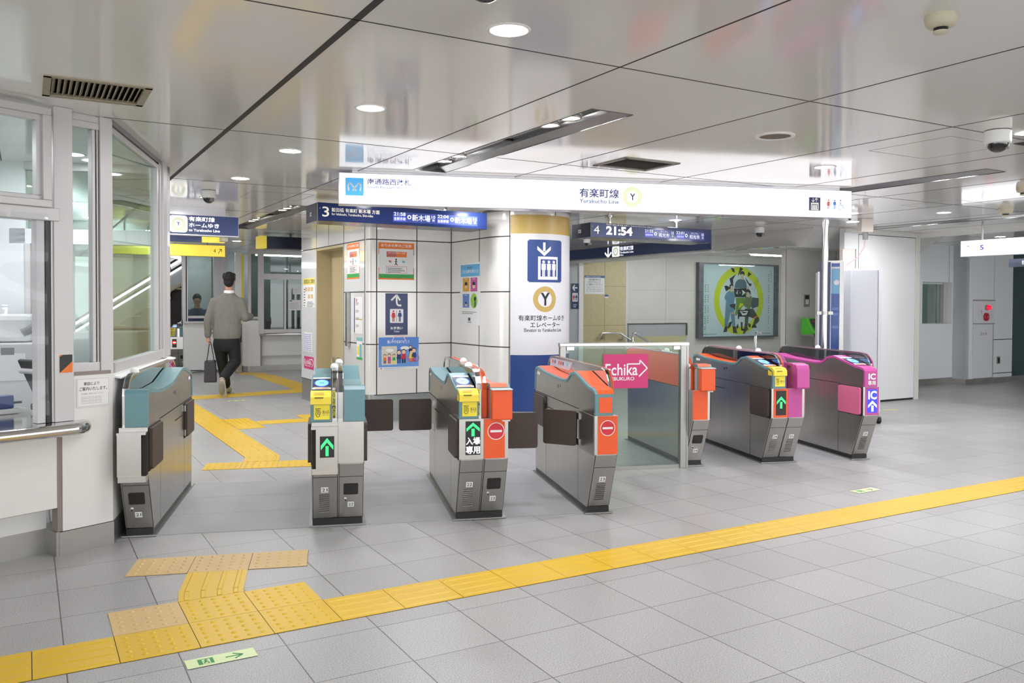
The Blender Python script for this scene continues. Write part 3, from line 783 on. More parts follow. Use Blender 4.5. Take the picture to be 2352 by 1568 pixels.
            for rk, mt, h in ((1., IC_D, .0006), (.86, IC_B, .001)):
                q.add([S(c0 + cr * rk * math.cos(k * .2244), .475 + .29 * rk * math.sin(k * .2244), h) for k in range(28)], [tuple(range(28))], mt)
            qv = [S(c0 - .014, .455, .0014), S(c0 + .014, .455, .0014), S(c0 + .014, .495, .0014), S(c0 - .014, .495, .0014)]
            q.add(qv, [(0, 1, 2, 3)], IC_D)
            q.build('card_reader', t)
    else:
        if o.get('cover'):
            q = MB(); cc = o['cover']; xa, xb = lo + .002, hi + .010
            if cc is MAGENTA: q.prism([(-.075, .684), (-.085, .70), (-.08, .86), (-.06, .897), (.10, .897), (.10, .684)], 'x', xa, xb - .012, cc)
            else: q.box(xa, xb, -.085, .06, .684, .873, cc)
            q.build('end_cover', t, bevel=.008)
            if cc is not MAGENTA:
                q = MB(); q.box(xa - .002, xb + .001, -.09, .07, .873, .880, mat('pale lid', '#c5d6da', .3)); q.box(xa, xb - .012, -.01, .10, .880, .898, TEAL); q.build('lid', t, bevel=.002)
                q = MB(); q.box(xb - .06, xb - .01, -.06, -.02, .672, .684, WHITE); q.build('latch', t)
        else:
            q = MB()
            for y, z in ((.12, .9005), (.22, .8885)):
                q.add([(lo + .003, y, z + .002), (hi - .003, y, z + .002), (hi - .003, y + .05, z - .004), (lo + .003, y + .05, z - .004)], [(0, 1, 2, 3)], YELLOWS)
                for k in range(3):
                    xa = lo + .015 + k * .034
                    q.add([(xa, y + .017, z + .0008), (xa + .022, y + .017, z + .0008), (xa + .022, y + .030, z - .0008), (xa, y + .030, z - .0008)], [(0, 1, 2, 3)], INK)
            q.build('warning_tape', t)
def rr(x0, x1, z0, z1, r, n=4):
    pts = []
    for cx, cz, a0 in ((x1 - r, z1 - r, 0), (x0 + r, z1 - r, 90), (x0 + r, z0 + r, 180), (x1 - r, z0 + r, 270)):
        pts += [(cx + r * math.cos(R(a0 + 90 * k / n)), cz + r * math.sin(R(a0 + 90 * k / n))) for k in range(n + 1)]
    return pts
def gate(label, a, b, L=None, Rr=None, hw=.123, gw=.037, domes=((.50,), (.95,))):
    t = thing('ticket_gate', label, 'ticket gate', G(a, b), GROT, 'automatic ticket gates in two rows')
    x = 0; gd = []
    for o in (L, Rr):
        if o: o['gw'] = gw
    if L: half(t, 'L', 0, hw, L); gd.append((hw + .001, L)); x = hw + gw
    if Rr:
        gd.append((x, Rr)); half(t, 'R', x + gw + hw, x + gw, Rr); x += gw + hw
    if L and not Rr: x = hw + gw; 
    W = x
    for gx, o in gd:
        m = MB(); m.prism(GUARD[1:-1] + [(1.69, .69), (.10, .69)], 'x', gx + .006, gx + gw - .006, o.get('plate', ACRYL)); gp = m.build('guard_panel', t)
        for k, rm in enumerate(o['rim'] if isinstance(o['rim'], tuple) else (o['rim'],)):
            n = len(o['rim']) if isinstance(o['rim'], tuple) else 1
            r = MB(); r.band(GUARD, 'x', gx + gw * k / n, gx + gw * (k + 1) / n - .0015, .013, rm); r.build('guard_rim', t, bevel=.002)
        if o.get('warn'):
            q = MB(); y = .0772
            q.rect(gx + .003, gx + gw * .62, .700, .868, YELLOWS, y); w = gw * .40
            q.vtext('かけこみ禁止', gx + .006, gx + .006 + w, .862, INK, .0145, y - .0005, .01); q.rect(gx + .003, gx + gw * .62, .757, .775, BLACK, y - .0005)
            q.poly([(gx + .005, .760), (gx + .005 + w, .760), (gx + .005 + w / 2, .773)], YELLOWS, y - .001)
            q.vtext('扉にご注意', gx + .006, gx + .006 + w, .754, INK, .0105, y - .0005, .01)
            q.disc(gx + gw * .32, .880, gw * .26, PAPER, y); q.disc(gx + gw * .32, .880, gw * .2, RED, y - .0004); q.disc(gx + gw * .32, .880, gw * .14, PAPER, y - .0008)
            q.build('warning_strip', t)
        if o.get('film'):  # posters mirrored in the guard, painted on as coloured patches
            q = MB(); s = gx + .0055
            q.add([(s, 1.62, .97), (s, .95, .97), (s, 1.05, .90), (s, 1.62, .90)], [(0, 1, 2, 3)], mat('painted reflection', '#b9c3cf', .3)); 
            for y, c in ((1.55, RED), (1.48, NAVY), (1.36, RED), (1.30, RED), (1.24, NAVY), (1.12, SKYB)): q.add([(s - .0006, y, .925), (s - .0006, y - .035, .93), (s - .0006, y - .03, .957), (s - .0006, y + .004, .953)], [(0, 1, 2, 3)], c)
            q.build('painted_reflection', gp)
    gx0 = min(g[0] for g in gd); gx1 = max(g[0] for g in gd) + gw
    for k, ys in enumerate(domes):
        for y in ys:
            m = MB(); cx = (gx0 + gw / 2) if k == 0 else (gx1 - gw / 2)
            m.lathe([(.027, -.004), (.027, 0), (.025, .011), (.018, .021), (.008, .026), (.0005, .027)], WHITE, (cx, y, .987)); m.build('sensor_dome', t)
    m = MB(); m.box(.004, W - .004, .16, 1.60, 0, .048, BLACK); m.build('plinth', t)
    m = MB(); m.box(-.018, W + .018, .135, 1.64, .003, .012, STEELD); m.build('base_plate', t)
    return t
ST = dict(rim=STEEL2)
gate('single teal gate marked 21 standing against the ticket office', -1.20, 5.28,
     Rr=dict(trim=TEAL, face=STEEL, num='21', front='in', rear='in', rim=(STEEL2,), box=.05, plate=ACRYL), domes=((.33,),))
gate('double teal gate marked 21 and 22 with a green arrow on its front', -.105, 5.30,
     L=dict(trim=TEAL, face=STEEL, num='21', front='in', rear='in', rim=(STEEL2,), box=.05, disp='up', head='slot', warn=1),
     Rr=dict(trim=TEAL, face=STEEL, num='22', front='in', rear=0, rim=(STEEL2,)))
gate('double gate marked 22 and 23 with white characters under its green arrow', .809, 5.28,
     L=dict(trim=TEAL, face=STEEL, num='22', front='in', rear=0, rim=(STEEL2,), disp='entry', head='slot', warn=1),
     Rr=dict(trim=TEAL, top=ORANGE, face=ORANGE, num='23', front=-4, rear='in', rim=(ORANGE,), disp='noentry', cover=ORANGE))
gate('single gate marked 23 with an orange top and a no entry sign on its front', 1.707, 5.27,
     L=dict(trim=TEAL, top=ORANGE, face=ORANGE, num='23', front=-40, rear='in', rim=(STEEL2, ORANGE), disp='noentry', head='blank', plate=STEEL2, film=1, shiny=0), domes=())  # film adds the painted poster reflection on the guard
gate('single orange gate marked 24 standing behind the glass fence', 3.050, 6.70,
     Rr=dict(trim=TEAL, top=ORANGE, face=ORANGE, num='24', front='in', rear='in', rim=(STEEL2, ORANGE), cover=ORANGE, plate=ORANGE), domes=((.62,),))
gate('double gate marked 24 and 25, half orange and half magenta', 3.790, 6.70,
     L=dict(trim=TEAL, top=ORANGE, face=ORANGE, num='24', front='in', rear='in', rim=(STEEL2, ORANGE), disp='narrow', head='slot', warn=1, plate=ACRYL, shiny=0),
     Rr=dict(trim=MAGENTA, face=MAGENTA, num='25', low=1, shiny=0, front='in', rear='in', rim=(MAGENTA,), cover=MAGENTA, pad=PINKF))
gate('single magenta gate marked 25 with a blue IC display, farthest right', 4.695, 6.70,
     L=dict(trim=MAGENTA, face=MAGENTA, num='25', front='in', rear='in', rim=(STEEL2, MAGENTA), disp='ic', head='ic', warn=1, plate=ACRYL, pad=PINKF, shiny=0), domes=((.95,),))
# ================================================================== GLASS FENCE BETWEEN THE TWO GATE ROWS
t = thing('glass_fence', 'clear glass fence in a steel frame between the orange gates', 'glass fence', G(1.895, 6.815), GROT)
W = 1.155
m = MB(); m.box(0, .05, -.025, .025, 0, 1.09, STEELD); m.build('post', t, bevel=.004)
m = MB(); m.box(W - .072, W, -.03, .03, 0, 1.085, STEELD); m.box(W - .022, W - .018, -.031, .031, 0, 1.06, DARK); m.build('post', t, bevel=.004)
m = MB(); m.box(-.004, W + .004, -.032, .032, 1.062, 1.092, STEEL); m.build('top_rail', t, bevel=.004)
m = MB(); m.box(.05, W - .07, -.012, .012, 0, .032, STEELD); m.build('bottom_rail', t)
m = MB(); m.box(.05, W - .072, -.005, .005, .03, 1.06, GLASSG); m.build('pane', t)
for x in (.06, W - .135):
    m = MB(); m.box(x, x + .065, -.016, .016, 1.028, 1.062, STEEL2); m.build('glass_clamp', t, bevel=.003)
def arrow_logo(m, x0, x1, z0, z1, y, long=True):
    w, h = x1 - x0, z1 - z0
    m.line([(x0 + w * .54, z0 + h * .695), (x0 + w * .80, z0 + h * .695), (x0 + w * .80, z0 + h * .80), (x0 + w * .975, z0 + h * .58), (x0 + w * .79, z0 + h * .35)], h * .035, WHITE, y)
m = MB(); m.box(-.2, .2, -.003, .003, -.145, .145, ECHIKA)
m.text('Echika', -.185, .105, -.035, .065, WHITE, -.0036, .012); m.text('IKEBUKURO', -.175, .075, -.078, -.048, WHITE, -.0036, .015)
m.line([(.015, .062), (.125, .062), (.125, .095), (.192, .025), (.118, -.045)], .011, WHITE, -.0036)
tag(m.build('shop_sign', loc=G(2.476, 6.79, .848), rotz=GROT), 'raspberry sign with a white arrow on the glass fence', 'sign')

# ================================================================== TACTILE PAVING
TY = mat('tactile yellow', '#d9b012', .42, noise=(4, .06, 3, (1, 1, 1)))
TB = mat('tactile beige', '#cfb079', .5, noise=(5, .08, 3, (1, 1, 1)))
def bar(m, x0, x1, y, w, mt, h=.0065):
    a, b = w / 2, w * .30; z0 = .004
    vs = [(x0, y - a, z0), (x1, y - a, z0), (x1, y + a, z0), (x0, y + a, z0), (x0 + .008, y - b, h), (x1 - .008, y - b, h), (x1 - .008, y + b, h), (x0 + .008, y + b, h)]
    m.add(vs, [(4, 5, 6, 7), (0, 1, 5, 4), (1, 2, 6, 5), (2, 3, 7, 6), (3, 0, 4, 7)], mt)
def dots(m, x0, x1, y0, y1, mt, n=5):
    for i in range(n):
        for j in range(n):
            m.lathe([(.012, .004), (.0085, .0075), (.0005, .008)], mt, (x0 + (x1 - x0) * (i + .5) / n, y0 + (y1 - y0) * (j + .5) / n, 0), 8)
def tile(m, x0, x1, y0, y1, mt): m.box(x0 + .0015, x1 - .0015, y0 + .0015, y1 - .0015, 0, .004, mt)
S0 = .009; ST_ = .3015; YB0, YB1 = 3.605, 3.905
def line_run(name, k0, k1, label):
    m = MB(); m.box(S0 + k0 * ST_, S0 + k1 * ST_, YB0, YB1, 0, .0012, DARK)
    for k in range(k0, k1):
        x = S0 + k * ST_; tile(m, x, x + ST_, YB0, YB1, TY)
        for j in range(4): bar(m, x + .012, x + ST_ - .012, YB0 + .3 * (j + .5) / 4, .028, TY)
    return tag(m.build(name, rotz=UROT), label, 'tactile paving', 'yellow tactile paving of the concourse')
line_run('tactile_line', -4, 1, 'short yellow tactile line of long bars at the lower left picture corner')
line_run('tactile_line', 4, 34, 'long yellow tactile line crossing the floor in front of the gates')
m = MB(); m.box(S0 + ST_, S0 + 4 * ST_, YB0, YB1, 0, .0012, DARK); m.box(S0 + 2 * ST_, S0 + 4 * ST_, YB1, YB1 + .3, 0, .0012, DARK)
for k, y in ((1, YB0), (2, YB0), (3, YB0), (2, YB1), (3, YB1)):
    x = S0 + k * ST_; tile(m, x, x + ST_, y, y + .3, TY); dots(m, x + .012, x + ST_ - .012, y + .012, y + .288, TY)
tag(m.build('tactile_dots', rotz=UROT), 'bright yellow dotted tactile tiles where the floor lines meet at the lower left', 'tactile paving', 'yellow tactile paving of the concourse')
m = MB(); x = S0 + ST_; tile(m, x, x + ST_, YB1, YB1 + .31, TB); dots(m, x + .012, x + ST_ - .012, YB1 + .012, YB1 + .298, TB)
tag(m.build('tactile_dots', rotz=UROT), 'single beige dotted tactile tile beside the bright yellow ones', 'tactile paving')
# beige row before the wide gate, laid square to the gates
m = MB()
for k in range(3):
    x = -1.03 + .3055 * k; tile(m, x, x + .3055, 4.640, 4.945, TB); dots(m, x + .012, x + .293, 4.652, 4.93, TB)
m.box(-1.03, -.113, 4.640, 4.945, 0, .0012, DARK)
tag(m.build('tactile_dots', rotz=GROT), 'row of three beige dotted tiles in front of the wide gate', 'tactile paving')
def bent(path, w, mt, label, nb=4, name='tactile_line'):
    """a run of barred tiles along a path of (left point, right point) pairs"""
    m = MB()
    for (a, b), (c, d) in zip(path, path[1:]):
        a, b, c, d = [Vector((*p, 0)) for p in (a, b, c, d)]
        z = Vector((0, 0, .004)); m.add([a + z, b + z, d + z, c + z], [(0, 1, 2, 3)], mt); z0 = Vector((0, 0, 0))
        m.add([a + z0, b + z0, d + z0, c + z0, a + z, b + z, d + z, c + z], [(0, 1, 5, 4), (1, 3, 7, 5), (3, 2, 6, 7), (2, 0, 4, 6)] if 0 else [(0, 4, 5, 1), (1, 5, 6, 2), (2, 6, 7, 3), (3, 7, 4, 0)], mt)
        L = (c - a).length; n = max(1, round(L / .3)); gap = .04 if L > .2 else .0
        for s in range(n):
            for j in range(nb):
                f = (j + .5) / nb
                p0 = a.lerp(b, f); p1 = c.lerp(d, f)
                q0 = p0.lerp(p1, (s + (.04 if n > 1 else .02)) / n); q1 = p0.lerp(p1, (s + (.96 if n > 1 else .98)) / n)
                wv = (b - a).normalized() * .013; wn = wv * .6; h = Vector((0, 0, .0065)); h0 = Vector((0, 0, .004))
                m.add([q0 - wv + h0, q0 + wv + h0, q1 + wv + h0, q1 - wv + h0, q0 - wn + h, q0 + wn + h, q1 + wn + h, q1 - wn + h],
                      [(4, 5, 6, 7), (0, 1, 5, 4), (1, 2, 6, 5), (2, 3, 7, 6), (3, 0, 4, 7)], mt)
    return tag(m.build(name), label, 'tactile paving')
def Gp(a, b): v = G(a, b); return (v.x, v.y)
def Up(a, b): v = U(a, b); return (v.x, v.y)
bent([(Up(.612, 4.207), Up(.914, 4.207)), (Up(.632, 4.34), Up(.926, 4.262)), (Gp(-.723, 4.640), Gp(-.420, 4.640))], .3, TY, 'short bent yellow tactile connector between the dotted tiles and the beige row')
# beyond the wide gate
m = MB()
for k in range(3):
    x = -1.05 + .306 * k; tile(m, x, x + .306, 7.48, 7.79, TY); dots(m, x + .012, x + .294, 7.49, 7.78, TY)
tag(m.build('tactile_dots', rotz=GROT), 'yellow dotted tactile row just beyond the wide gate', 'tactile paving')
bent([(Gp(-.744, 7.795), Gp(-.438, 7.795)), (Up(1.725, 7.868), Up(2.027, 7.805)), (Up(1.726, 10.64), Up(2.04, 10.64)), (Up(1.726, 12.9), Up(2.04, 12.9))], .3, TY, 'long yellow tactile line leading away from the wide gate')
m = MB()
for i, j in ((0, 0), (0, 1), (0, 2)):
    x, y = 2.045 + .302 * i, 9.655 + .302 * j; tile(m, x, x + .302, y, y + .302, TY); dots(m, x + .01, x + .29, y + .01, y + .29, TY)
tag(m.build('tactile_dots', rotz=UROT), 'yellow dotted tactile patch beside the long line beyond the wide gate', 'tactile paving')
bent([(Up(2.355, 9.93), Up(2.355, 10.22)), (Up(2.93, 9.90), Up(2.93, 10.19))], .3, TY, 'short yellow tactile arm between the two dotted patches beyond the gate')
m = MB()
for j in (0, 1):
    x, y = 2.935, 9.94 + .302 * j; tile(m, x, x + .302, y, y + .302, TY); dots(m, x + .01, x + .29, y + .01, y + .29, TY)
tag(m.build('tactile_dots', rotz=UROT), 'yellow dotted tactile patch before the foot of the lift block', 'tactile paving')
bent([(Up(2.05, 12.92), Up(2.05, 13.4)), (Up(3.80, 13.22), Up(3.80, 13.68))], .3, TY, 'yellow tactile line crossing the far corridor below the walking man', 3)
m = MB(); m.prism([(3.80, 13.3), (4.20, 13.5), (4.20, 16.7), (3.80, 16.7)], 'z', 0, .004, TY)
tag(m.build('tactile_line', rotz=UROT), 'yellow tactile line running along the far side of the lift block', 'tactile paving')
m = MB(); m.prism([(3.65, 17.0), (4.15, 16.72), (4.15, 17.2), (3.7, 17.6)], 'z', 0, .004, TY)
tag(m.build('tactile_dots', rotz=UROT), 'small yellow tactile patch in front of the far ticket office', 'tactile paving')
# green exit stickers on the floor
EXIT = mat('exit sticker', '#dcebb2', .5)
EXITG = mat('exit green', '#2f8f4c', .5)
def exit_sticker(loc, rotz, w, h, label):
    m = MB(); m.at((0, 0, 0), 0, -90)
    m.rect(-w / 2, w / 2, -h / 2, h / 2, EXIT, -.0025)
    a = w / 2
    m.line([(a * .02 + a * .1, 0), (a * .62, 0)], h * .10, EXITG, -.003); m.line([(a * .36, h * .30), (a * .62, 0), (a * .36, -h * .30)], h * .10, EXITG, -.003)
    m.rect(-a * .66, -a * .22, -h * .30, h * .30, EXITG, -.003); m.rect(-a * .54, -a * .32, -h * .30, h * .22, EXIT, -.0034)
    m.disc(-a * .43, h * .13, h * .07, EXITG, -.0038); m.line([(-a * .44, h * .06), (-a * .46, -h * .08), (-a * .38, -h * .14), (-a * .37, -h * .27)], h * .07, EXITG, -.0038); m.line([(-a * .46, -h * .08), (-a * .51, -h * .24)], h * .07, EXITG, -.0038); m.line([(-a * .52, h * .0), (-a * .36, h * .02)], h * .05, EXITG, -.0038)
    return tag(m.build('exit_sticker', loc=loc, rotz=rotz), label, 'floor sticker')
exit_sticker(U(.664, 3.458), UROT, .268, .09, 'pale green exit sticker with arrow on the floor at the bottom left')
exit_sticker(U(5.555, 4.20), UROT, .25, .09, 'pale green exit sticker on the floor right of the gates')
exit_sticker(U(2.62, 12.5), UROT, .25, .09, 'small pale green exit sticker on the floor behind the walking man')
m = MB(); m.prism([(0, 0), (.22, .01), (.2, .07), (.03, .05)], 'z', 0, .002, mat('floor tape', '#d9d478', .5))
tag(m.build('floor_tape', loc=Vector((5.02, 11.35, 0)), rotz=0), 'scrap of yellow tape on the floor before the white partition', 'tape')
# ================================================================== TILED LIFT BLOCK
TILE = mat('glossy pale tile panel', '#e7e5e0', .14, spec=.6, coat=.4)
TILEM = mat('polished pale panel', '#e4e4e4', .06, spec=.8, coat=.9)
TJ = mat('tile joint', '#2e2b2b', .6)
PLB = mat('lift plinth steel', (.40, .41, .42), .36, .9, noise=(4, .15, 3, (1, 1, .4)))
def arc(cx, cy, r, a0, a1, n=8): return [(cx + r * math.cos(R(a0 + (a1 - a0) * k / n)), cy + r * math.sin(R(a0 + (a1 - a0) * k / n))) for k in range(n + 1)]
m = MB()
corner = arc(3.63, 9.63, .10, 180, 270, 8)
front = corner + [(4.62, 9.53), (4.62, 8.6), (5.2, 8.6), (5.2, 9.9), (3.85, 9.9), (3.85, 10.43), (3.53, 10.43)]
m.prism(front, 'z', .32, HC, TILE)
m.prism([(3.53, 10.4), (3.53, 10.43), (3.62, 10.43), (3.62, 10.4)], 'z', .32, 2.18, TILEM)
m.box(3.528, 3.56, 9.66, 10.43, .32, HC, TILEM); m.box(3.528, 3.62, 10.43, 11.62, 2.185, HC, TILEM); m.box(3.528, 3.9, 11.62, 12.35, .32, HC, TILEM)
m.box(3.6, 5.7, 12.25, 12.35, 0, HC, TILE); m.box(3.86, 5.6, 10.0, 12.3, 2.19, HC, TILE)
w = .006
for z in (.926, 1.556, 2.183):
    m.box(3.526, 3.5275, 9.66, 10.43, z - w, z + w, TJ)
    if z > 2: m.box(3.526, 3.5275, 10.43, 12.35, z - w, z + w, TJ)
    pts = arc(3.63, 9.63, .1015, 180, 270, 8)
    for p, q in zip(pts, pts[1:]): m.add([(p[0], p[1], z - w), (q[0], q[1], z - w), (q[0], q[1], z + w), (p[0], p[1], z + w)], [(0, 1, 2, 3)], TJ)
    m.box(3.63, 4.6205, 9.5285, 9.53, z - w, z + w, TJ); m.box(4.6185, 4.62, 8.6, 9.53, z - w, z + w, TJ)
for a in (3.63, 4.15): m.box(a - w, a + w, 9.5285, 9.53, .32, HC, TJ)
m.box(4.612, 4.62, 9.524, 9.53, .32, HC, TJ); m.box(4.6185, 4.62, 8.77, 8.782, .32, HC, TJ); m.box(3.526, 3.5275, 9.655, 9.665, .32, HC, TJ); m.box(3.526, 3.5275, 10.425, 10.437, .32, HC, TJ)
m.box(3.526, 3.5275, 11.60, 11.605, 2.19, HC, TJ); m.box(3.526, 3.5275, 11.05, 11.055, 2.19, HC, TJ)
struct(m.build('wall_lift', rotz=UROT))
m = MB()
m.prism([(p[0] + .0, p[1] + .004) for p in arc(3.634, 9.634, .10, 180, 270, 8)] + [(4.624, 9.538), (4.624, 8.6), (5.2, 8.6), (5.2, 9.8), (3.7, 9.8), (3.7, 10.43), (3.534, 10.43)], 'z', 0, .318, PLB)
m.box(3.534, 3.9, 11.62, 12.346, 0, .318, PLB); m.box(3.525, 3.66, 11.6, 12.35, .314, .322, TJ); m.box(3.6, 4.63, 9.524, 9.54, .314, .322, TJ)
struct(m.build('baseboard_lift', rotz=UROT))
# lift door in its deep beige frame
r = bpy.data.objects.new('door_1', None); COL.objects.link(r); r.rotation_euler.z = R(UROT); struct(r)
m = MB(); m.box(3.527, 3.78, 11.585, 11.62, 0, 2.17, BEIGE); m.box(3.527, 3.78, 10.43, 10.455, 0, 2.17, mat('pale frame', '#d5ccb0', .4)); m.box(3.527, 3.78, 10.455, 11.6, 2.145, 2.185, BEIGE); m.build('frame', r)
m = MB(); m.box(3.74, 3.77, 11.02, 11.60, 0, 2.16, BEIGE); m.build('door_leaf', r)
m = MB(); m.box(3.75, 3.78, 10.45, 11.012, 0, 2.16, mat('beige leaf', '#aea07c', .4)); lf = m.build('door_leaf', r)
m = MB(); m.box(3.745, 3.751, 10.60, 10.80, .55, 1.80, GLASSD); m.build('pane', lf)
m = MB(); m.box(3.748, 3.756, 11.008, 11.022, 0, 2.16, DARK); m.build('meeting_edge', r)

# prints on the lift block
def print_obj(name, label, cat, loc, rotz, w, h, draw, base=None, th=.002, group=None):
    m = MB(); m.box(-w / 2, w / 2, 0, th, -h / 2, h / 2, base or PAPER); draw(m, w, h)
    return tag(m.build(name, loc=loc, rotz=rotz), label, cat, group)
def lines(m, x0, x1, z0, z1, n, mt=GREYP, y=-.0006, f=.45, seed=1):
    rd = random.Random(seed); s = (z1 - z0) / n
    for k in range(n): m.rect(x0, x0 + (x1 - x0) * (.7 + .3 * rd.random()), z0 + s * k, z0 + s * (k + f), mt, y)
def d_transfer(m, w, h):
    a, b = w / 2, h / 2
    m.rect(-a, a, b * .66, b, ORANGEP, -.0006); m.rect(-a, a, -b, -b * .92, ORANGEP, -.0006); m.rect(-a * .97, a * .97, -b * .92, -b * .70, GREENP, -.0008)
    for s in (-1, 1): m.rect(s * a - (.010 if s > 0 else 0), s * a + (.010 if s < 0 else 0), b * .35, b, ORANGEP, -.0007); m.rect(s * a - (.010 if s > 0 else 0), s * a + (.010 if s < 0 else 0), -b, -b * .35, ORANGEP, -.0007)
    m.text('のりかえ時のご注意', -a * .85, a * .85, b * .76, b * .92, WHITE, -.001, .015)
    m.rect(-a * .55, -.0, b * .22, b * .52, mat('dusty red', '#c76a66', .5), -.0007); m.rect(0, a * .58, b * .22, b * .52, ORANGEP, -.0007); m.text('のりかえ時のご注意', -a * .46, a * .50, b * .40, b * .49, WHITE, -.001)
    m.disc(-.005, b * .10, .010, INK, -.0008); m.line([(-.005, b * .05), (-.008, -b * .09), (.012, -b * .22)], .010, INK, -.0008); m.line([(-.008, -b * .09), (-.018, -b * .22)], .009, INK, -.0008); m.line([(-.02, -b * .04), (-.005, b * .02), (.012, -b * .05)], .007, INK, -.0008)
    for x, c in ((-a * .38, RED), (-a * .30, mat('pink print', '#e7a5a8', .5)), (a * .36, SKYB), (a * .44, mat('teal print', '#7fc0bf', .5))): m.poly([(x - .012, 0), (x + .006, -.022), (x + .014, -.012), (x - .002, .014)], c, -.0008)
    m.line([(-a * .56, -b * .28), (a * .58, -b * .28), (a * .58, -b * .64), (-a * .56, -b * .64), (-a * .56, -b * .28)], .004, RED, -.0008); lines(m, -a * .5, a * .52, -b * .60, -b * .32, 5, INK, -.0009, .35)
    lines(m, -a * .9, a * .8, -b * .9, -b * .74, 2, mat('dark green', '#2c8a41', .5), -.001, .3)
print_obj('poster', 'orange and green のりかえ時のご注意 poster on the front of the tiled lift block', 'poster', U(3.882, 9.528, 1.928), UROT, .463, .446, d_transfer)
print_obj('poster', 'orange and green transfer poster on the mirror-like side of the lift block', 'poster', U(3.526, 10.072, 1.943), UROT - 90, .463, .446, d_transfer)
def wc_people(m, cx, z0, h, y, c1=RED, c2=BLUE, gap=.26):
    for s, c in ((-1, c1), (1, c2)):
        x = cx + s * h * gap; m.disc(x, z0 + h * .92, h * .085, c, y, 14)
        if s < 0: m.poly([(x - h * .07, z0 + h * .80), (x + h * .07, z0 + h * .80), (x + h * .16, z0 + h * .34), (x - h * .16, z0 + h * .34)], c, y)
        else: m.rect(x - h * .13, x + h * .13, z0 + h * .42, z0 + h * .80, c, y)
        for d in (-.055, .055): m.rect(x + h * d - h * .04, x + h * d + h * .04, z0, z0 + h * .45, c, y)
        for d in (-1, 1): m.line([(x + d * h * .10, z0 + h * .78), (x + d * h * .19, z0 + h * .44)], h * .06, c, y)
    m.rect(cx - h * .018, cx + h * .018, z0, z0 + h, INK, y)
def d_toilet(m, w, h):
    a, b = w / 2, h / 2
    m.rect(-a, a, -b, b, NAVY, -.0006)
    m.line([(a * .42, b * .42), (a * .12, b * .42), (a * .02, b * .50), (a * .0, b * .60), (0, b * .84)], .022, WHITE, -.001); m.line([(-a * .48, b * .66), (0, b * .92), (a * .30, b * .66)], .022, WHITE, -.001)
    m.rrect(-a * .6, a * .6, -b * .42, b * .25, .012, PAPER, -.001); wc_people(m, 0, -b * .36, b * .54, -.0014, gap=.30)
    m.text('お手洗い', -a * .55, a * .55, -b * .74, -b * .60, WHITE, -.001, .02); m.text('Toilets', -a * .25, a * .25, -b * .87, -b * .78, WHITE, -.001)
print_obj('toilet_sign', 'navy お手洗い toilet sign with a bent white arrow on the lift block', 'sign', U(3.885, 9.527, 1.288), UROT, .289, .505, d_toilet, th=.004)
def d_kids(m, w, h):
    a, b = w / 2, h / 2
    m.rect(-a, a, -b * .84, b, mat('poster blue', '#6f9fe0', .5), -.0006); m.rect(-a, a, b * .25, b, mat('poster blue deep', '#5b8ad6', .5), -.0007)
    m.text('思いやりをありがとう', -a * .58, a * .52, b * .62, b * .82, WHITE, -.001, .02)
    m.ring(0, b * .62, .09, .10, mat('poster pink', '#f0b7c4', .5), -.0009, 20, 20, 160)
    m.rect(-a * .86, -a * .10, -b * .70, b * .45, mat('poster sand', '#d9d4c4', .5), -.001); m.disc(a * .30, b * .32, .06, WHITE, -.001, 20, .022); m.disc(-a * .46, b * .2, .05, WHITE, -.0012, 20, .02)
    Cs = [ORANGEP, MAGENTA, GREENP, NAVY, RED, YELLOWS, BLUE, INK]; fl = mat('print skin', '#efc9a8', .6)
    for k, (x, z, s) in enumerate(((-.7, -.62, .8), (-.48, -.62, .85), (-.25, -.62, .8), (0, -.62, 1.15), (.24, -.62, 1.2), (.62, -.55, 1.0), (.76, -.55, 1.2), (.58, -.1, .8))):
        x *= a; z *= b; u = .055 * s
        m.rect(x - u * .36, x - u * .06, z, z + u * .9, Cs[(k + 3) % 8], -.0014); m.rect(x + u * .06, x + u * .36, z, z + u * .9, Cs[(k + 3) % 8], -.0014)
        m.poly([(x - u * .5, z + u * .8), (x + u * .5, z + u * .8), (x + u * .36, z + u * 1.8), (x - u * .36, z + u * 1.8)], Cs[k], -.0016)
        m.disc(x, z + u * 2.15, u * .46, INK, -.0017, 14); m.disc(x, z + u * 2.05, u * .38, fl, -.0018, 14)
    m.ring(a * .60, -b * .32, .038, .044, RED, -.0015); m.ring(a * .86, -b * .32, .038, .044, RED, -.0015)
    m.disc(-a * .88, -b * .92, .010, GREYP, -.0008); lines(m, -a * .75, a * .4, -b * .96, -b * .88, 2, mat('print lilac', '#b9b9d8', .5), -.0008)
print_obj('poster', 'sky blue poster of drawn people below the toilet sign', 'poster', U(3.915, 9.526, .813), UROT, .519, .39, d_kids)
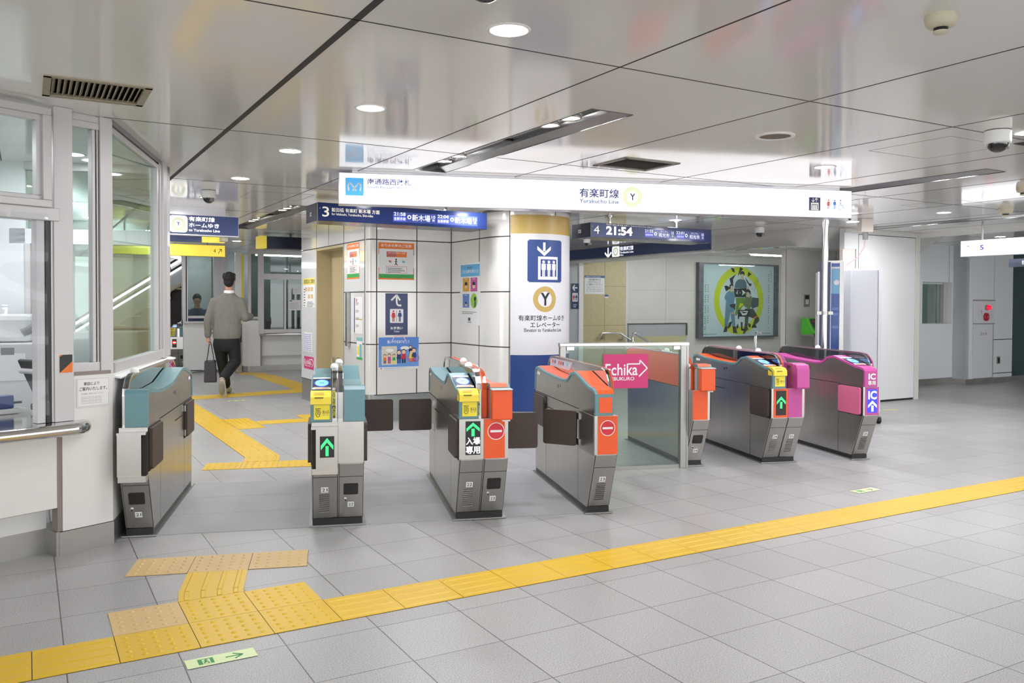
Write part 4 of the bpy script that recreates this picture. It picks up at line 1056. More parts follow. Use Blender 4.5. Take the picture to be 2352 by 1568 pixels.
def d_mark(m, w, h):
    a, b = w / 2, h / 2
    m.rect(-a * .94, a * .94, b * .56, b * .94, SKYB, -.0006); m.text('ゴミは持ち帰ろう!', -a * .82, a * .82, b * .66, b * .78, WHITE, -.001, .015); lines(m, -a * .3, a * .3, b * .82, b * .88, 2, NAVY, -.0009)
    fl = mat('print skin', '#efc9a8', .6)
    for x0, z0, c in ((-.72, .08, mat('mustard', '#dda436', .5)), (.06, .08, MAGENTA), (-.72, -.44, mat('cornflower', '#5a83c6', .5))):
        m.rect(a * x0, a * (x0 + .66), b * z0, b * (z0 + .44), c, -.0008); cx = a * (x0 + .33); s = 1 if z0 > 0 else .7
        cz = b * (z0 + (.18 if s == 1 else .1)); m.disc(cx, cz, .034 * s, fl, -.001, 18); m.poly([(cx - .038 * s, cz + .008), (cx + .038 * s, cz + .008), (cx + .03 * s, cz + .045 * s), (cx - .03 * s, cz + .045 * s)], INK, -.0012)
        for d in (-1, 1): m.disc(cx + d * .013 * s, cz, .004, INK, -.0013, 8)
        m.text('お願い', cx - .04, cx + .04, b * (z0 + .38), b * (z0 + .42), WHITE, -.001)
    m.disc(a * .40, -b * .22, a * .34, mat('lime', '#93c83d', .5), -.0008, 28, b * .24); m.disc(a * .50, -b * .16, .028, INK, -.001, 14); m.poly([(a * .45, -b * .24), (a * .62, -b * .24), (a * .55, -b * .42), (a * .42, -b * .42)], NAVY, -.001)
    lines(m, -a * .8, a * .7, -b * .64, -b * .54, 2, GREYP, -.0008); m.rect(-a * .18, a * .06, -b * .86, -b * .76, NAVY, -.0008); m.rect(-a * .24, a * .14, -b * .92, -b * .89, GREYP, -.0008)
print_obj('poster', 'white poster with a light blue ゴミは持ち帰ろう heading beside the round column', 'poster', U(4.617, 9.01, 1.535), UROT - 90, .53, .75, d_mark)
def d_echika(m, w, h):
    a, b = w / 2, h / 2
    m.rect(-a, a, -b, b, ECHIKA, -.0006); m.text('Echika', -a * .9, a * .5, -b * .25, b * .5, WHITE, -.001, .01); m.text('IKEBUKURO', -a * .85, a * .35, -b * .62, -b * .36, WHITE, -.001)
    m.line([(a * .1, b * .55), (a * .62, b * .55), (a * .62, b * .78), (a * .95, b * .1), (a * .58, -b * .6)], .012, WHITE, -.001)
print_obj('shop_sign', 'raspberry Echika sign low on the side of the lift block', 'sign', U(3.525, 11.965, .556), UROT - 90, .48, .18, d_echika)
def d_map(m, w, h):
    a, b = w / 2, h / 2
    m.rect(-a, a, b * .55, b, mat('map yellow', '#e9dc6a', .5), -.0006); m.text('駅周辺のご案内', -a * .85, a * .9, b * .62, b * .92, INK, -.001, .01)
    for x, z in ((-.5, .1), (.0, .1), (.5, .1), (0, -.4), (.5, -.4)): m.rect(a * x - .05, a * x + .06, b * z, b * (z + .28), mat('tan print', '#d6b98d', .5), -.0008)
    lines(m, -a * .9, -a * .6, -b * .9, b * .4, 7, INK, -.0008, .3); lines(m, -a * .3, a * .9, -b * .95, -b * .55, 4, INK, -.0008, .3)
print_obj('guide_map', 'white local guide poster with a yellow heading on the side of the lift block', 'poster', U(3.525, 11.96, 1.566), UROT - 90, .58, .42, d_map)
print_obj('timetable', 'white sheet of violet columns above the raspberry sign on the lift block', 'notice', U(3.525, 12.01, .855), UROT - 90, .40, .28, lambda m, w, h: [lines(m, -w * .45 + k * w * .15, -w * .36 + k * w * .15, -h * .45, h * .45, 9, mat('violet print', '#6f74d8', .5), -.0008, .5, k) for k in range(6)])
print_obj('timetable', 'tall white timetable at the corner of the lift block', 'notice', U(3.525, 9.88, 1.27), UROT - 90, .31, .45, lambda m, w, h: (m.rect(-w * .49, -w * .40, -h * .48, h * .48, NAVY, -.0008), m.text('池袋', -w * .3, -w * .1, h * .36, h * .46, RED, -.0008), [lines(m, -w * .3, w * .1, h * (.28 - .2 * k), h * (.36 - .2 * k), 3, GREYP, -.0008) for k in range(4)], m.rect(-w * .3, w * .45, -h * .12, -h * .09, mat('line gold', '#c7b26b', .5), -.0008)))
print_obj('leaflet', 'small green and yellow leaflet under the timetable on the lift block', 'notice', U(3.525, 9.835, .865), UROT - 90, .20, .27, lambda m, w, h: (m.rect(-w * .5, w * .5, h * .34, h * .5, mat('teal print', '#7fc0bf', .5), -.0008), m.rect(-w * .4, -w * .1, -h * .3, h * .1, YELLOWS, -.0008), m.rect(w * .0, w * .4, -h * .4, h * .2, mat('teal print', '#7fc0bf', .5), -.0008), m.rect(-w * .5, w * .5, -h * .5, -h * .4, GREENP, -.0008)))
m = MB(); m.box(-.035, .035, -.045, 0, -.34, .34, STEELD)
t = thing('lift_call_panel', 'narrow steel lift call panel beside the beige lift door', 'panel', U(3.526, 10.21, 1.217), UROT - 90)
m.build('plate', t, bevel=.006)
for z in (.0, -.09):
    q = MB(); q.tube([(0, -.045, z), (0, -.05, z)], .014, STEEL2); q.build('button', t)

# ================================================================== ROUND COLUMN
CC = U(5.14, 8.59); RC = .52
m = MB(); m.lathe([(RC, .0), (RC, HC)], TILE, (0, 0, 0), 64)
for z in (.926, 1.556, 2.183): m.lathe([(RC + .001, z - w), (RC + .001, z + w)], TJ, (0, 0, 0), 64)
m.lathe([(RC + .012, HC - .028), (RC + .012, HC - .008)], GREYP, (0, 0, 0), 64); m.lathe([(RC, HC - .03), (RC + .012, HC - .028)], GREYP, (0, 0, 0), 64)
m.lathe([(RC + .003, 0), (RC + .003, .30)], PLB, (0, 0, 0), 64)
for al in (-21, 40, 100): 
    x, y = RC * math.sin(R(al)), -RC * math.cos(R(al)); m.at((x, y, 0), al); m.box(-.004, .004, -.002, .004, .3, HC, TJ)
struct(m.build('column', loc=CC))
def bend(m, rad, n0=0):
    for k in range(n0, len(m.v)):
        p = m.v[k]; a = p.x / rad; r = rad - p.y
        m.v[k] = Vector((r * math.sin(a), -r * math.cos(a), p.z))
def crect(m, s0, s1, z0, z1, mt, y):
    n = max(2, int((s1 - s0) / .02))
    for k in range(n): m.rect(s0 + (s1 - s0) * k / n, s0 + (s1 - s0) * (k + 1) / n, z0, z1, mt, y)
m = MB(); s0, s1 = -.18, .92
SHEET = mat('wrap white', '#dedee2', .3)
crect(m, s0, s1, .84, 2.212, SHEET, -.004); crect(m, s0, s1, 2.212, 2.424, GOLD, -.004); crect(m, s0, s1, .20, .84, BLUE, -.004)
crect(m, s0, s0 + .004, .20, 2.424, GREYP, -.0042)
bx0, bx1, bz0, bz1 = .015, .463, 1.664, 2.144
crect(m, bx0 + .015, bx1 - .015, bz0, bz1, BLUE, -.005); crect(m, bx0, bx0 + .016, bz0 + .012, bz1 - .012, BLUE, -.005); crect(m, bx1 - .016, bx1, bz0 + .012, bz1 - .012, BLUE, -.005)
cx = (bx0 + bx1) / 2 - .03
for k in range(5): m.rect(cx - .015, cx + .015, bz1 - .13 + .02 * k, bz1 - .11 + .02 * k, WHITE, -.006)
for s in (-1, 1):
    for k in range(8): m.poly([(cx + s * .0105 * (k + d), bz1 - .165 + .009 * (k + d) + h) for d, h in ((0, -.02), (1, -.02), (1, .022), (0, .022))], WHITE, -.0065)
fx0, fx1, fz0, fz1 = .135, .395, bz0 + .03, bz0 + .29
crect(m, fx0, fx1, fz0, fz1, WHITE, -.006); crect(m, fx0 + .03, fx1 - .02, fz0 + .035, fz1 - .03, BLUE, -.007)
for k in range(3):
    x = fx0 + .066 + k * .067; z = fz0 + .035
    m.disc(x, z + .165, .017, WHITE, -.008, 14); m.rect(x - .026, x + .026, z + .075, z + .145, WHITE, -.008)
    m.rect(x - .016, x - .002, z, z + .08, WHITE, -.008); m.rect(x + .002, x + .016, z, z + .08, WHITE, -.008)
m.ring(.225, 1.472, .088, .146, GOLD, -.005, 44); m.text('Y', .168, .282, 1.40, 1.545, INK, -.006, .03)
m.text('有楽町線ホームゆき', -.085, .52, 1.227, 1.292, INK, -.005, .01); m.text('エレベーター', .05, .435, 1.152, 1.214, INK, -.005, .01); m.text('Elevator to Yurakucho Line', -.02, .465, 1.103, 1.142, INK, -.005, .01)
bend(m, RC)
tag(m.build('column_wrap', loc=CC), 'white, gold and blue lift guide sheet wrapped round the column', 'sign')

# ================================================================== HANGING DEPARTURE BOARDS
BRD = mat('board navy', '#1c2440', .22)
BRDF = mat('board face', '#22305e', .12, emit=.04, ecol='#3a55b0')
LEDBG = mat('led background', '#3b4a8c', .2, emit=.12, ecol='#4a5cae')
LEDT = mat('led text', '#e9ecff', .3, emit=.5, ecol='#e4e8ff')
BTXT = mat('board text', '#e6e2d2', .4, emit=.25, ecol='#e6e2d2')
LEDV = mat('led violet', '#3f45d8', .3, emit=.3, ecol='#4a52e0')
def board(label, a0, W, b0, z0, z1, num):
    t = thing('departure_board', label, 'departure board', U(a0, b0, z0), UROT, 'navy departure boards hung from the ceiling')
    H = z1 - z0; m = MB(); m.box(0, W, .0, .40, 0, H, BRD); m.rect(.003, W - .003, .004, H - .004, BRDF, -.001); m.box(-.002, 0, .0, .006, 0, H, STEELD)
    m.at((0, 0, 0), -90); m.rect(-.26, -.20, .06, .10, PAPER, -.003); m.rect(-.25, -.21, .067, .093, GREYP, -.0036)
    m.build('housing', t, bevel=.002)
    for x in (W * .22, W * .78):
        q = MB(); q.tube([(x, .2, H), (x, .2, HC - z0)], .022, STEEL2); q.tube([(x, .2, HC - z0 - .012), (x, .2, HC - z0)], .05, STEEL2); q.build('hanging_pole', t)
    return t, H, (lambda n, q: q.build(n, t))
t, H, bl = board('navy board numbered 3 for 飯田橋 hung before the lift block', 2.506, 1.904, 8.2, 2.237, 2.418, '3')
m = MB(); y = -.0018
m.text('3', .045, .115, .042, .142, BTXT, y, .01); m.disc(.022, .125, .004, WHITE, y, 8)
m.text('飯田橋 有楽町 新木場 方面', .140, .648, .095, .137, BTXT, y, .01); m.text('for Iidabashi, Yurakucho, Shin-kiba', .140, .578, .058, .086, BTXT, y, .005)
for x, tm in ((.80, '21:58'), (1.298, '22:04')):
    m.rect(x - .005, x + .488, .030, .134, LEDBG, y); yy = y - .0005
    m.text(tm, x + .006, x + .135, .094, .130, LEDT, yy, .015); m.rect(x, x + .142, .040, .086, LEDV, yy); m.text('各駅停車', x + .006, x + .136, .046, .080, LEDT, yy - .0003)
    m.disc(x + .178, .086, .022, LEDT, yy, 16); m.disc(x + .178, .086, .012, LEDBG, yy - .0003, 12)
    m.text('新木場', x + .21, x + .418, .048, .118, LEDT, yy, .01); m.text('10', x + .434, x + .476, .084, .116, LEDT, yy, .01); m.text('両', x + .442, x + .47, .052, .076, LEDT, yy)
bl('led_panel', m)
t, H, bl = board('navy board numbered 4 with the clock time 21:54', 5.812, 1.912, 8.2, 2.218, 2.390, '4')
m = MB()
m.text('4', .042, .122, .040, .138, BTXT, y, .0); m.disc(.022, .125, .004, WHITE, y, 8)
m.text('和光市 森林公園 飯能 方面 for Wakoshi, Shinrin-koen, Hanno', .225, .925, .148, .166, BTXT, y, .005)
c = MB(); c.text('21:54', .222, .618, .036, .140, LED_W, y, .035); bl('clock_display', c)
for x, tm in ((.812, '21:55'), (1.316, '22:01')):
    m.rect(x - .004, x + .475, .030, .132, LEDBG, y); yy = y - .0005
    m.text(tm, x + .002, x + .132, .090, .126, LEDT, yy, .005); m.rect(x, x + .136, .040, .084, LEDV, yy); m.text('各駅停車', x + .01, x + .126, .048, .076, LEDT, yy - .0003)
    m.disc(x + .168, .080, .022, LEDT, yy, 16); m.disc(x + .168, .080, .012, LEDBG, yy - .0003, 12)
    m.text('和光市', x + .222, x + .392, .042, .094, LEDT, yy, .005); m.text('わこうし', x + .25, x + .372, .102, .122, LEDT, yy); m.text('10', x + .426, x + .462, .080, .118, LEDT, yy); m.text('両', x + .432, x + .458, .048, .070, LEDT, yy)
bl('led_panel', m)

# ================================================================== WIDE WHITE GATE SIGN
t = thing('gate_sign', 'wide white lit sign of the south passage west gate above the ticket gates', 'sign', G(.087, 6.974), GROT)
W, z0, z1 = 4.65, 2.232, 2.474
FR = mat('sign frame', '#d7d7dc', .25, .4)
m = MB(); m.box(-.008, W + .008, .002, .16, z0 - .008, z1 + .006, FR); m.build('housing', t, bevel=.004)
m = MB(); m.box(.1, W - .1, .03, .13, z1, HC, FR); m.build('ceiling_mount', t)
m = MB(); m.rect(0, W, z0, z1, GLOW, -.0005); y = -.0012
LOGO = mat('logo blue', '#4fb0ea', .4, emit=.25, ecol='#45aeee'); SB = mat('sign blue ink', '#232f8c', .5); SB2 = mat('sign blue print', '#4667ae', .5); SB3 = mat('sign pale print', '#8fa6d6', .5, emit=.10, ecol='#9fb4e0')
dz = 0
m.rrect(.045, .191, 2.294, 2.438, .006, LOGO, y)
cxm, czm = .118, 2.366
def heart(sx):
    o = [(0, -.012), (.010, -.026), (.026, -.026), (.040, -.030), (.052, .010), (.050, .030), (.038, .036), (.024, .026), (.010, .006), (0, -.008)]
    return o
lw = .0115
for s in (-1, 1):
    pts = [(s * .046, -.033), (s * .051, .004), (s * .047, .024), (s * .036, .029), (s * .022, .018), (s * .004, -.010), (-s * .012, -.027), (-s * .004, -.031)]
    m.line([(cxm + px, czm + pz) for px, pz in pts], lw, WHITE, y - .0004)
    for px, pz in pts[1:-1]: m.disc(cxm + px, czm + pz, lw / 2, WHITE, y - .0004, 10)
m.text('南通路西改札', .221, .578, 2.388, 2.438, SB, y, .012); m.text('South Passage West Gate', .221, .634, 2.352, 2.378, SB2, y, .01)
m.text('南通道西检票口', .221, .393, 2.322, 2.343, SB3, y); m.text('남쪽통로 서쪽 개찰', .221, .417, 2.289, 2.307, SB3, y)
m.text('有楽町線', 2.023, 2.381, 2.340, 2.418, SB, y, .012); m.text('Yurakucho Line', 2.023, 2.381, 2.292, 2.326, SB2, y, .01)
m.ring(2.506, 2.357, .050, .090, CREAM, y, 44); m.text('Y', 2.482, 2.532, 2.327, 2.386, INKB, y, .02)
ex0, ex1, ez0, ez1 = 4.216, 4.333, 2.286, 2.407
m.rect(ex0, ex1, ez0, ez1, INKB, y); m.rect(ex0 + .02, ex1 - .02, ez0 + .006, ez0 + .072, WHITE, y - .0003); m.rect(ex0 + .027, ex1 - .027, ez0 + .013, ez0 + .058, INKB, y - .0006)
for k in range(3): m.rect(ex0 + .033 + k * .018, ex0 + .046 + k * .018, ez0 + .013, ez0 + .052, WHITE, y - .0009)
for x, s in ((ex0 + .042, -1), (ex0 + .074, 1)):
    m.line([(x, ez0 + .080), (x, ez0 + .114)], .006, WHITE, y - .0003); zt = ez0 + (.115 if s > 0 else .079); m.line([(x - .014, zt - s * .016), (x, zt), (x + .014, zt - s * .016)], .006, WHITE, y - .0003)
wx0, wx1 = 4.383, 4.595
m.line([(wx0, 2.284), (wx1, 2.284), (wx1, 2.410), (wx0, 2.410), (wx0, 2.284)], .003, SB3, y); wc_people(m, 4.447, 2.304, .088, y, RED, mat('sky print', '#3577cf', .5), .36)
hx, hz = 4.545, 2.33; bl_ = mat('sky print', '#3577cf', .5)
m.disc(hx - .006, hz + .056, .008, bl_, y, 12); m.line([(hx - .006, hz + .044), (hx - .006, hz + .012), (hx + .018, hz + .012), (hx + .026, hz - .016), (hx + .036, hz - .014)], .006, bl_, y); m.ring(hx - .004, hz - .004, .020, .025, bl_, y, 24, 110, 350); m.line([(hx - .006, hz + .03), (hx + .014, hz + .03)], .005, bl_, y)
m.build('lit_face', t)
for x in (.88, 3.4):
    m = MB(); m.tube([(x, .08, z0 - .008), (x, .08, z0 - .02)], .012, GREYP); m.build('bolt', t)
# ================================================================== STAIRWELL BEHIND THE GATES
CONC = mat('pale concrete', '#cfcfc5', .6, noise=(2.2, .08, 5, (1, 1, 1)))
STONE = mat('beige stone', '#c2b68e', .5, noise=(14, .16, 6, (1, 1, 1)))
SEAM = mat('stone seam', '#8d8668', .7)
PIL = mat('grey painted pillar', '#dad8d3', .4)
m = MB(); m.box(10.846, 19, 14.0, 14.2, -1, HC, CONC)
for a in (11.9, 13.1): m.box(a - .004, a + .004, 13.998, 14.0, -1, HC, mat('concrete seam', '#b4b4aa', .7))
for z in (1.1, 1.72): m.box(10.9, 17, 13.998, 14.0, z - .003, z + .003, mat('concrete seam', '#b4b4aa', .7))
m.box(9.726, 10.846, 13.99, 14.2, -1, HC, STONE); m.box(10.81, 10.85, 13.985, 14.0, -1, HC, PIL)
for z in (.984, 1.787): m.box(9.73, 10.81, 13.988, 13.99, z - .004, z + .004, SEAM)
m.box(10.266, 10.274, 13.988, 13.99, -1, HC, SEAM)
m.box(9.62, 9.726, 13.97, 14.2, 0, HC, WHITE); m.box(8.2, 9.62, 14.0, 14.2, 0, HC, mat('grey corridor wall', '#b9bdbd', .4))
struct(m.build('wall_stairs', rotz=UROT))
m = MB(); m.box(9.40, 9.9, 9.96, 14.0, 2.275, HC, PIL); m.box(9.38, 9.9, 9.95, 14.0, 2.245, 2.275, WHITE)
m.prism([(9.35, 8.45), (11.5, 8.45), (11.5, 9.95), (9.35, 9.95)], 'z', 2.252, 2.256, mat('polished soffit', '#cfcfcb', .08, spec=.7))
struct(m.build('trim_3', rotz=UROT))
# dropped soffit with slanted sides
m = MB()
T = [(9.46, 8.02, HC), (9.46, 9.96, HC), (12.4, 9.96, HC), (12.4, 8.02, HC)]; Bm = [(9.62, 8.42, 2.25), (9.46, 9.96, 2.25), (12.4, 9.96, 2.25), (12.4, 8.42, 2.25)]
m.add(T + Bm, [(0, 1, 5, 4), (1, 2, 6, 5), (2, 3, 7, 6), (3, 0, 4, 7), (4, 5, 6, 7)], PIL)
struct(m.build('ceiling_soffit', rotz=UROT))
# lit header sign over the stairs
t = thing('stair_sign', 'long navy lit sign with a white down arrow over the stairs', 'sign', U(9.40, 14.0, 2.29), UROT - 90)
m = MB(); m.box(0, 4.02, -.03, .0, 0, .19, NAVYS); m.box(0, 4.02, -.034, .004, -.022, -.002, STEEL2); m.build('housing', t)
m = MB(); y = -.0315
def X(b): return 14.0 - b
m.line([(X(12.664), .175), (X(12.664), .01)], .035, LED_W, y); m.line([(X(12.664) - .10, .085), (X(12.664), .005), (X(12.664) + .10, .085)], .035, LED_W, y)
m.rrect(X(12.543), X(12.317), -.005, .188, .03, LED_W, y); m.ring((X(12.543) + X(12.317)) / 2, .092, .045, .078, CREAM, y - .0005, 28); m.text('Y', X(12.455), X(12.405), .070, .116, INKB, y - .0008, .02)
m.text('有楽町線', X(12.307), X(11.913), .100, .178, LED_W, y, .02); m.text('Yurakucho Line', X(12.307), X(11.912), .050, .088, LED_W, y, .015); m.text('10m', X(12.307), X(12.201), .008, .036, LED_W, y, .015)
m.build('lettering', t)
# handrails
t = thing('handrail', 'double chrome handrail on the beige stone wall going down the stairs', 'handrail', U(10.11, 13.90, 0), UROT)
m = MB(); m.tube([(0, .09, .72), (0, 0, .74), (0, 0, .80), (.04, 0, .83), (.48, 0, .82), (2.6, 0, -.30)], .021, CHROME); m.build('upper_rail', t)
m = MB(); m.tube([(.0, 0, .62), (.48, 0, .61), (2.6, 0, -.5)], .019, CHROME); m.build('lower_rail', t)
for x, z in ((.06, .8), (.55, .77)):
    m = MB(); m.tube([(x, 0, z - .02), (x, 0, z - .08), (x, .09, z - .09)], .012, STEELD); m.build('bracket', t)
t = thing('handrail', 'chrome handrail with upright end post in the middle of the stairs', 'handrail', U(9.82, 12.5, 0), UROT)
m = MB(); m.tube([(0, 0, 0), (0, 0, .82), (.02, 0, .865), (.06, 0, .875), (2.4, 0, -.35)], .022, CHROME); m.build('rail', t)
m = MB(); m.tube([(0, 0, .62), (2.2, 0, -.55)], .018, CHROME); m.build('lower_rail', t)
m = MB(); m.tube([(.0, 0, .04), (0, 0, 0)], .05, STEELD); m.build('foot', t)
t = thing('handrail', 'short bent chrome rail end left of the green telephone', 'handrail', U(9.72, 9.35, 0), UROT)
m = MB(); m.tube([(.02, 0, .0), (.02, 0, .93), (.03, 0, .985), (.09, 0, .995), (.13, 0, .97)], .02, CHROME); m.build('rail', t)
t = thing('stair_parapet', 'grey metal parapet with a steel cap against the concrete wall', 'parapet', U(10.87, 13.96, 0), UROT)
m = MB(); m.box(0, 1.575, 0, .035, .0, .995, mat('parapet grey', '#b7babb', .35, .2)); m.build('panel', t)
m = MB(); m.box(-.01, 1.60, -.01, .036, .995, 1.02, STEELD); m.build('cap', t)
m = MB(); m.box(1.555, 1.60, -.015, .0, .75, 1.0, STEELD); m.build('end_post', t)
m = MB(); m.box(.0, 1.55, -.012, -.002, .30, .74, mat('parapet ochre', '#b9b68a', .5)); m.build('lower_panel', t)
# notices on the far wall
def d_info(m, w, h):
    a, b = w / 2, h / 2
    m.rect(-a, a, b * .76, b, mat('notice blue', '#48648f', .5), -.0008); m.text('お知らせ Information', -a * .9, a * .6, b * .81, b * .95, WHITE, -.0012, .01)
    for s, z in (('混雑時は', .46), ('ゆずりあって', .20), ('ご通行ください', -.06)): m.text(s, -a * .6 if len(s) < 7 else -a * .78, a * .6 if len(s) < 7 else a * .78, b * z, b * (z + .2), INK, -.0012)
    for s, z in (('Please yield to each other', -.32), ('when the station', -.52), ('is crowded', -.72)): m.text(s, -a * .8, a * .8, b * z, b * (z + .13), GREYP, -.0012)
print_obj('notice', 'white お知らせ notice with a blue heading on the beige stone wall', 'notice', U(10.013, 13.985, 1.811), UROT, .50, .377, d_info)
print_obj('sticker', 'tiny blue and white sticker on the beige stone wall', 'sticker', U(10.312, 13.985, 1.58), UROT, .087, .07, lambda m, w, h: m.rect(-w / 2, w / 2, -h * .1, h / 2, mat('notice blue', '#48648f', .5), -.0008))
def d_wc2(m, w, h):
    a, b = w / 2, h / 2
    m.rect(-a, a, -b, b, NAVY, -.0008); m.line([(a * .6, b * .66), (-a * .6, b * .66)], .028, WHITE, -.0012); m.line([(-a * .1, b * .88), (-a * .62, b * .66), (-a * .1, b * .44)], .028, WHITE, -.0012)
    m.rect(-a * .7, a * .7, -b * .42, b * .25, PAPER, -.0012); wc_people(m, 0, -b * .34, b * .5, -.0016, gap=.24); lines(m, -a * .5, a * .5, -b * .85, -b * .55, 2, WHITE, -.0012, .3)
print_obj('toilet_sign', 'narrow navy toilet sign with a left arrow beside the round column', 'sign', U(9.534, 13.985, 1.575), UROT, .185, .51, d_wc2)
# large framed poster
t = thing('framed_poster', 'large framed poster with a yellow ring and three people in work clothes', 'poster', U(13.98, 13.95, 1.51), UROT)
MARB = mat('dark marble frame', '#5d6063', .35, noise=(9, .55, 8, (1, 1, 1)))
PW, PH = 2.46, 1.67
m = MB(); w_, h_ = PW / 2, PH / 2
m.box(-w_, -w_ + .13, -.05, .05, -h_, h_, MARB); m.box(w_ - .13, w_, -.05, .05, -h_, h_, MARB); m.box(-w_ + .13, w_ - .13, -.05, .05, h_ - .035, h_, MARB); m.box(-w_ + .13, w_ - .13, -.05, .05, -h_, -h_ + .035, MARB)
m.build('frame', t)
m = MB(); m.box(-w_ + .13, w_ - .13, -.02, .0, -h_ + .035, h_ - .035, mat('poster white', '#dde6ec', .3)); y = -.021
YEL = mat('poster yellow', '#d6dc22', .4); DEN = mat('denim blue', '#6f94ad', .5); DEN2 = mat('dark denim', '#56707f', .5); KH = mat('khaki', '#4a4f40', .5); OL = mat('olive', '#6f9438', .5); SKN = mat('poster skin', '#dcc0ac', .5)
s = 2.2 / 1240     # poster pixel scale (measured poster about 1240 x 1250 units)
def P(px, pz): return ((px - 830) * 2.2 / 1240, (810 - pz) * 1.6 / 1235)
def pg(pts, mt, d=0.): m.poly([P(*q) for q in pts], mt, y - d)
m.ring(0, 0, .60, .765, YEL, y - .0002, 60)
# top man
pg([(745, 590), (760, 500), (800, 450), (850, 430), (920, 440), (955, 500), (965, 600)], DEN2, .001); pg([(855, 440), (905, 440), (915, 380), (900, 345), (865, 345), (850, 380)], SKN, .0015); pg([(845, 370), (840, 320), (870, 290), (910, 300), (922, 345), (910, 370), (900, 345), (865, 345)], INK, .002)
pg([(955, 600), (1000, 620), (1000, 570), (965, 540)], SKN, .0016)
# black eye block
pg([(735, 600), (960, 595), (950, 750), (760, 750)], INK, .0022); pg([(775, 680), (800, 630), (850, 612), (910, 640), (948, 672), (900, 715), (830, 725)], WHITE, .0026)
cx, cz = P(843, 672); m.disc(cx, cz, .080, INK, y - .003, 22); m.disc(cx, cz, .022, mat('eye grey', '#7d8d94', .4), y - .0034, 14); pg([(905, 690), (945, 660), (940, 700), (880, 718)], OL, .0028)
# left woman
pg([(665, 640), (660, 560), (690, 520), (720, 530), (728, 590), (715, 630)], SKN, .0024); pg([(655, 600), (660, 540), (690, 515), (725, 525), (728, 570), (700, 545), (680, 560), (672, 620)], INK, .0026)
pg([(600, 690), (650, 640), (735, 640), (765, 700), (740, 860), (620, 850), (575, 760)], DEN, .002); pg([(665, 640), (730, 640), (720, 660), (675, 662)], YEL, .0028)
pg([(600, 840), (740, 860), (745, 980), (770, 1250), (715, 1260), (680, 1020), (635, 1255), (580, 1250)], DEN, .0018); pg([(590, 1255), (635, 1255), (625, 1350), (560, 1360)], INK, .002); pg([(720, 1260), (770, 1255), (805, 1380), (730, 1370)], INK, .002)
pg([(600, 650), (570, 560), (610, 550), (650, 570), (660, 610), (620, 640)], INK, .0026); pg([(680, 1020), (740, 1010), (742, 1040), (680, 1045)], mat('print peach', '#e0a987', .5), .0024)
# black shapes
for q in ([(680, 235), (740, 260), (750, 320), (710, 310)], [(840, 225), (895, 255), (850, 300), (800, 400)], [(985, 300), (1045, 345), (975, 390)], [(770, 350), (720, 440), (725, 520), (680, 515), (660, 430)], [(930, 390), (1000, 500), (1055, 515), (1020, 565), (960, 480)], [(660, 880), (770, 860), (760, 990), (735, 940), (690, 930)], [(635, 1280), (660, 1190), (710, 1170), (690, 1250), (650, 1300)], [(790, 1310), (780, 1270), (810, 1210), (825, 1270)], [(990, 1200), (1040, 1230), (1035, 1280), (1000, 1270)], [(860, 1180), (895, 1190), (890, 1300), (960, 1310), (925, 1140), (995, 1310), (960, 1345), (870, 1330)]): pg(q, INK, .003)
# olive person and crouching man
pg([(770, 760), (920, 755), (930, 860), (860, 960), (790, 1060), (760, 1080), (780, 880)], OL, .0016); pg([(840, 855), (900, 855), (900, 890), (820, 950)], YEL, .002)
pg([(930, 740), (1050, 730), (1070, 900), (1000, 960), (910, 900)], mat('camo', '#76804f', .5), .0024); pg([(955, 640), (1000, 660), (1035, 720), (1000, 760), (955, 720)], SKN, .0028); pg([(940, 630), (985, 600), (1030, 640), (1030, 710), (1000, 660), (950, 655)], INK, .003)
pg([(1060, 750), (1180, 765), (1170, 910), (1060, 950), (1040, 900)], mat('slate', '#4d5660', .5), .0026)
pg([(930, 950), (1080, 950), (1190, 1130), (1190, 1170), (1120, 1240), (1080, 1215), (1110, 1130), (1000, 1090), (985, 1240), (940, 1390), (900, 1390), (935, 1200)], KH, .0022); pg([(1085, 1105), (1150, 1070), (1155, 1095), (1095, 1130)], ORANGEP, .0028); pg([(1050, 1285), (1080, 1220), (1125, 1240), (1150, 1290)], INK, .0026)
pg([(810, 970), (1025, 970), (1020, 1090), (835, 1090), (828, 1135), (808, 1130)], INK, .0032); pg([(840, 990), (990, 990), (960, 1060), (890, 1070)], WHITE, .0036); pg([(850, 995), (985, 1015), (910, 1035)], INK, .004)
for x, z0, z1, n in ((255, 540, 1330, 22), (300, 540, 1250, 20), (1355, 330, 1320, 26), (1395, 280, 490, 6)):
    for k in range(n):
        if k % 5 != 4:
            q = P(x, z0 + (z1 - z0) * k / n); m.rect(q[0] - .011, q[0] + .011, q[1] - .018, q[1], INK, y - .001)
for x0, x1 in ((225, 450), (1150, 1400)):
    q0, q1 = P(x0, 1395), P(x1, 1378); m.rect(q0[0], q1[0], q0[1] + .004, q1[1] - .006, GREYP, y - .001)
for k in range(9): q = P(1160 - k * 9, 430 + k * 26); m.rect(q[0], q[0] + .03, q[1], q[1] + .012, OL, y - .001); m.rect(q[0] - .06, q[0] - .035, q[1] + .02, q[1] + .032, OL, y - .001)
m.build('print', t)
m = MB(); m.box(-w_ + .13, w_ - .13, -.034, -.031, -h_ + .035, h_ - .035, GLASS); m.build('pane', t)

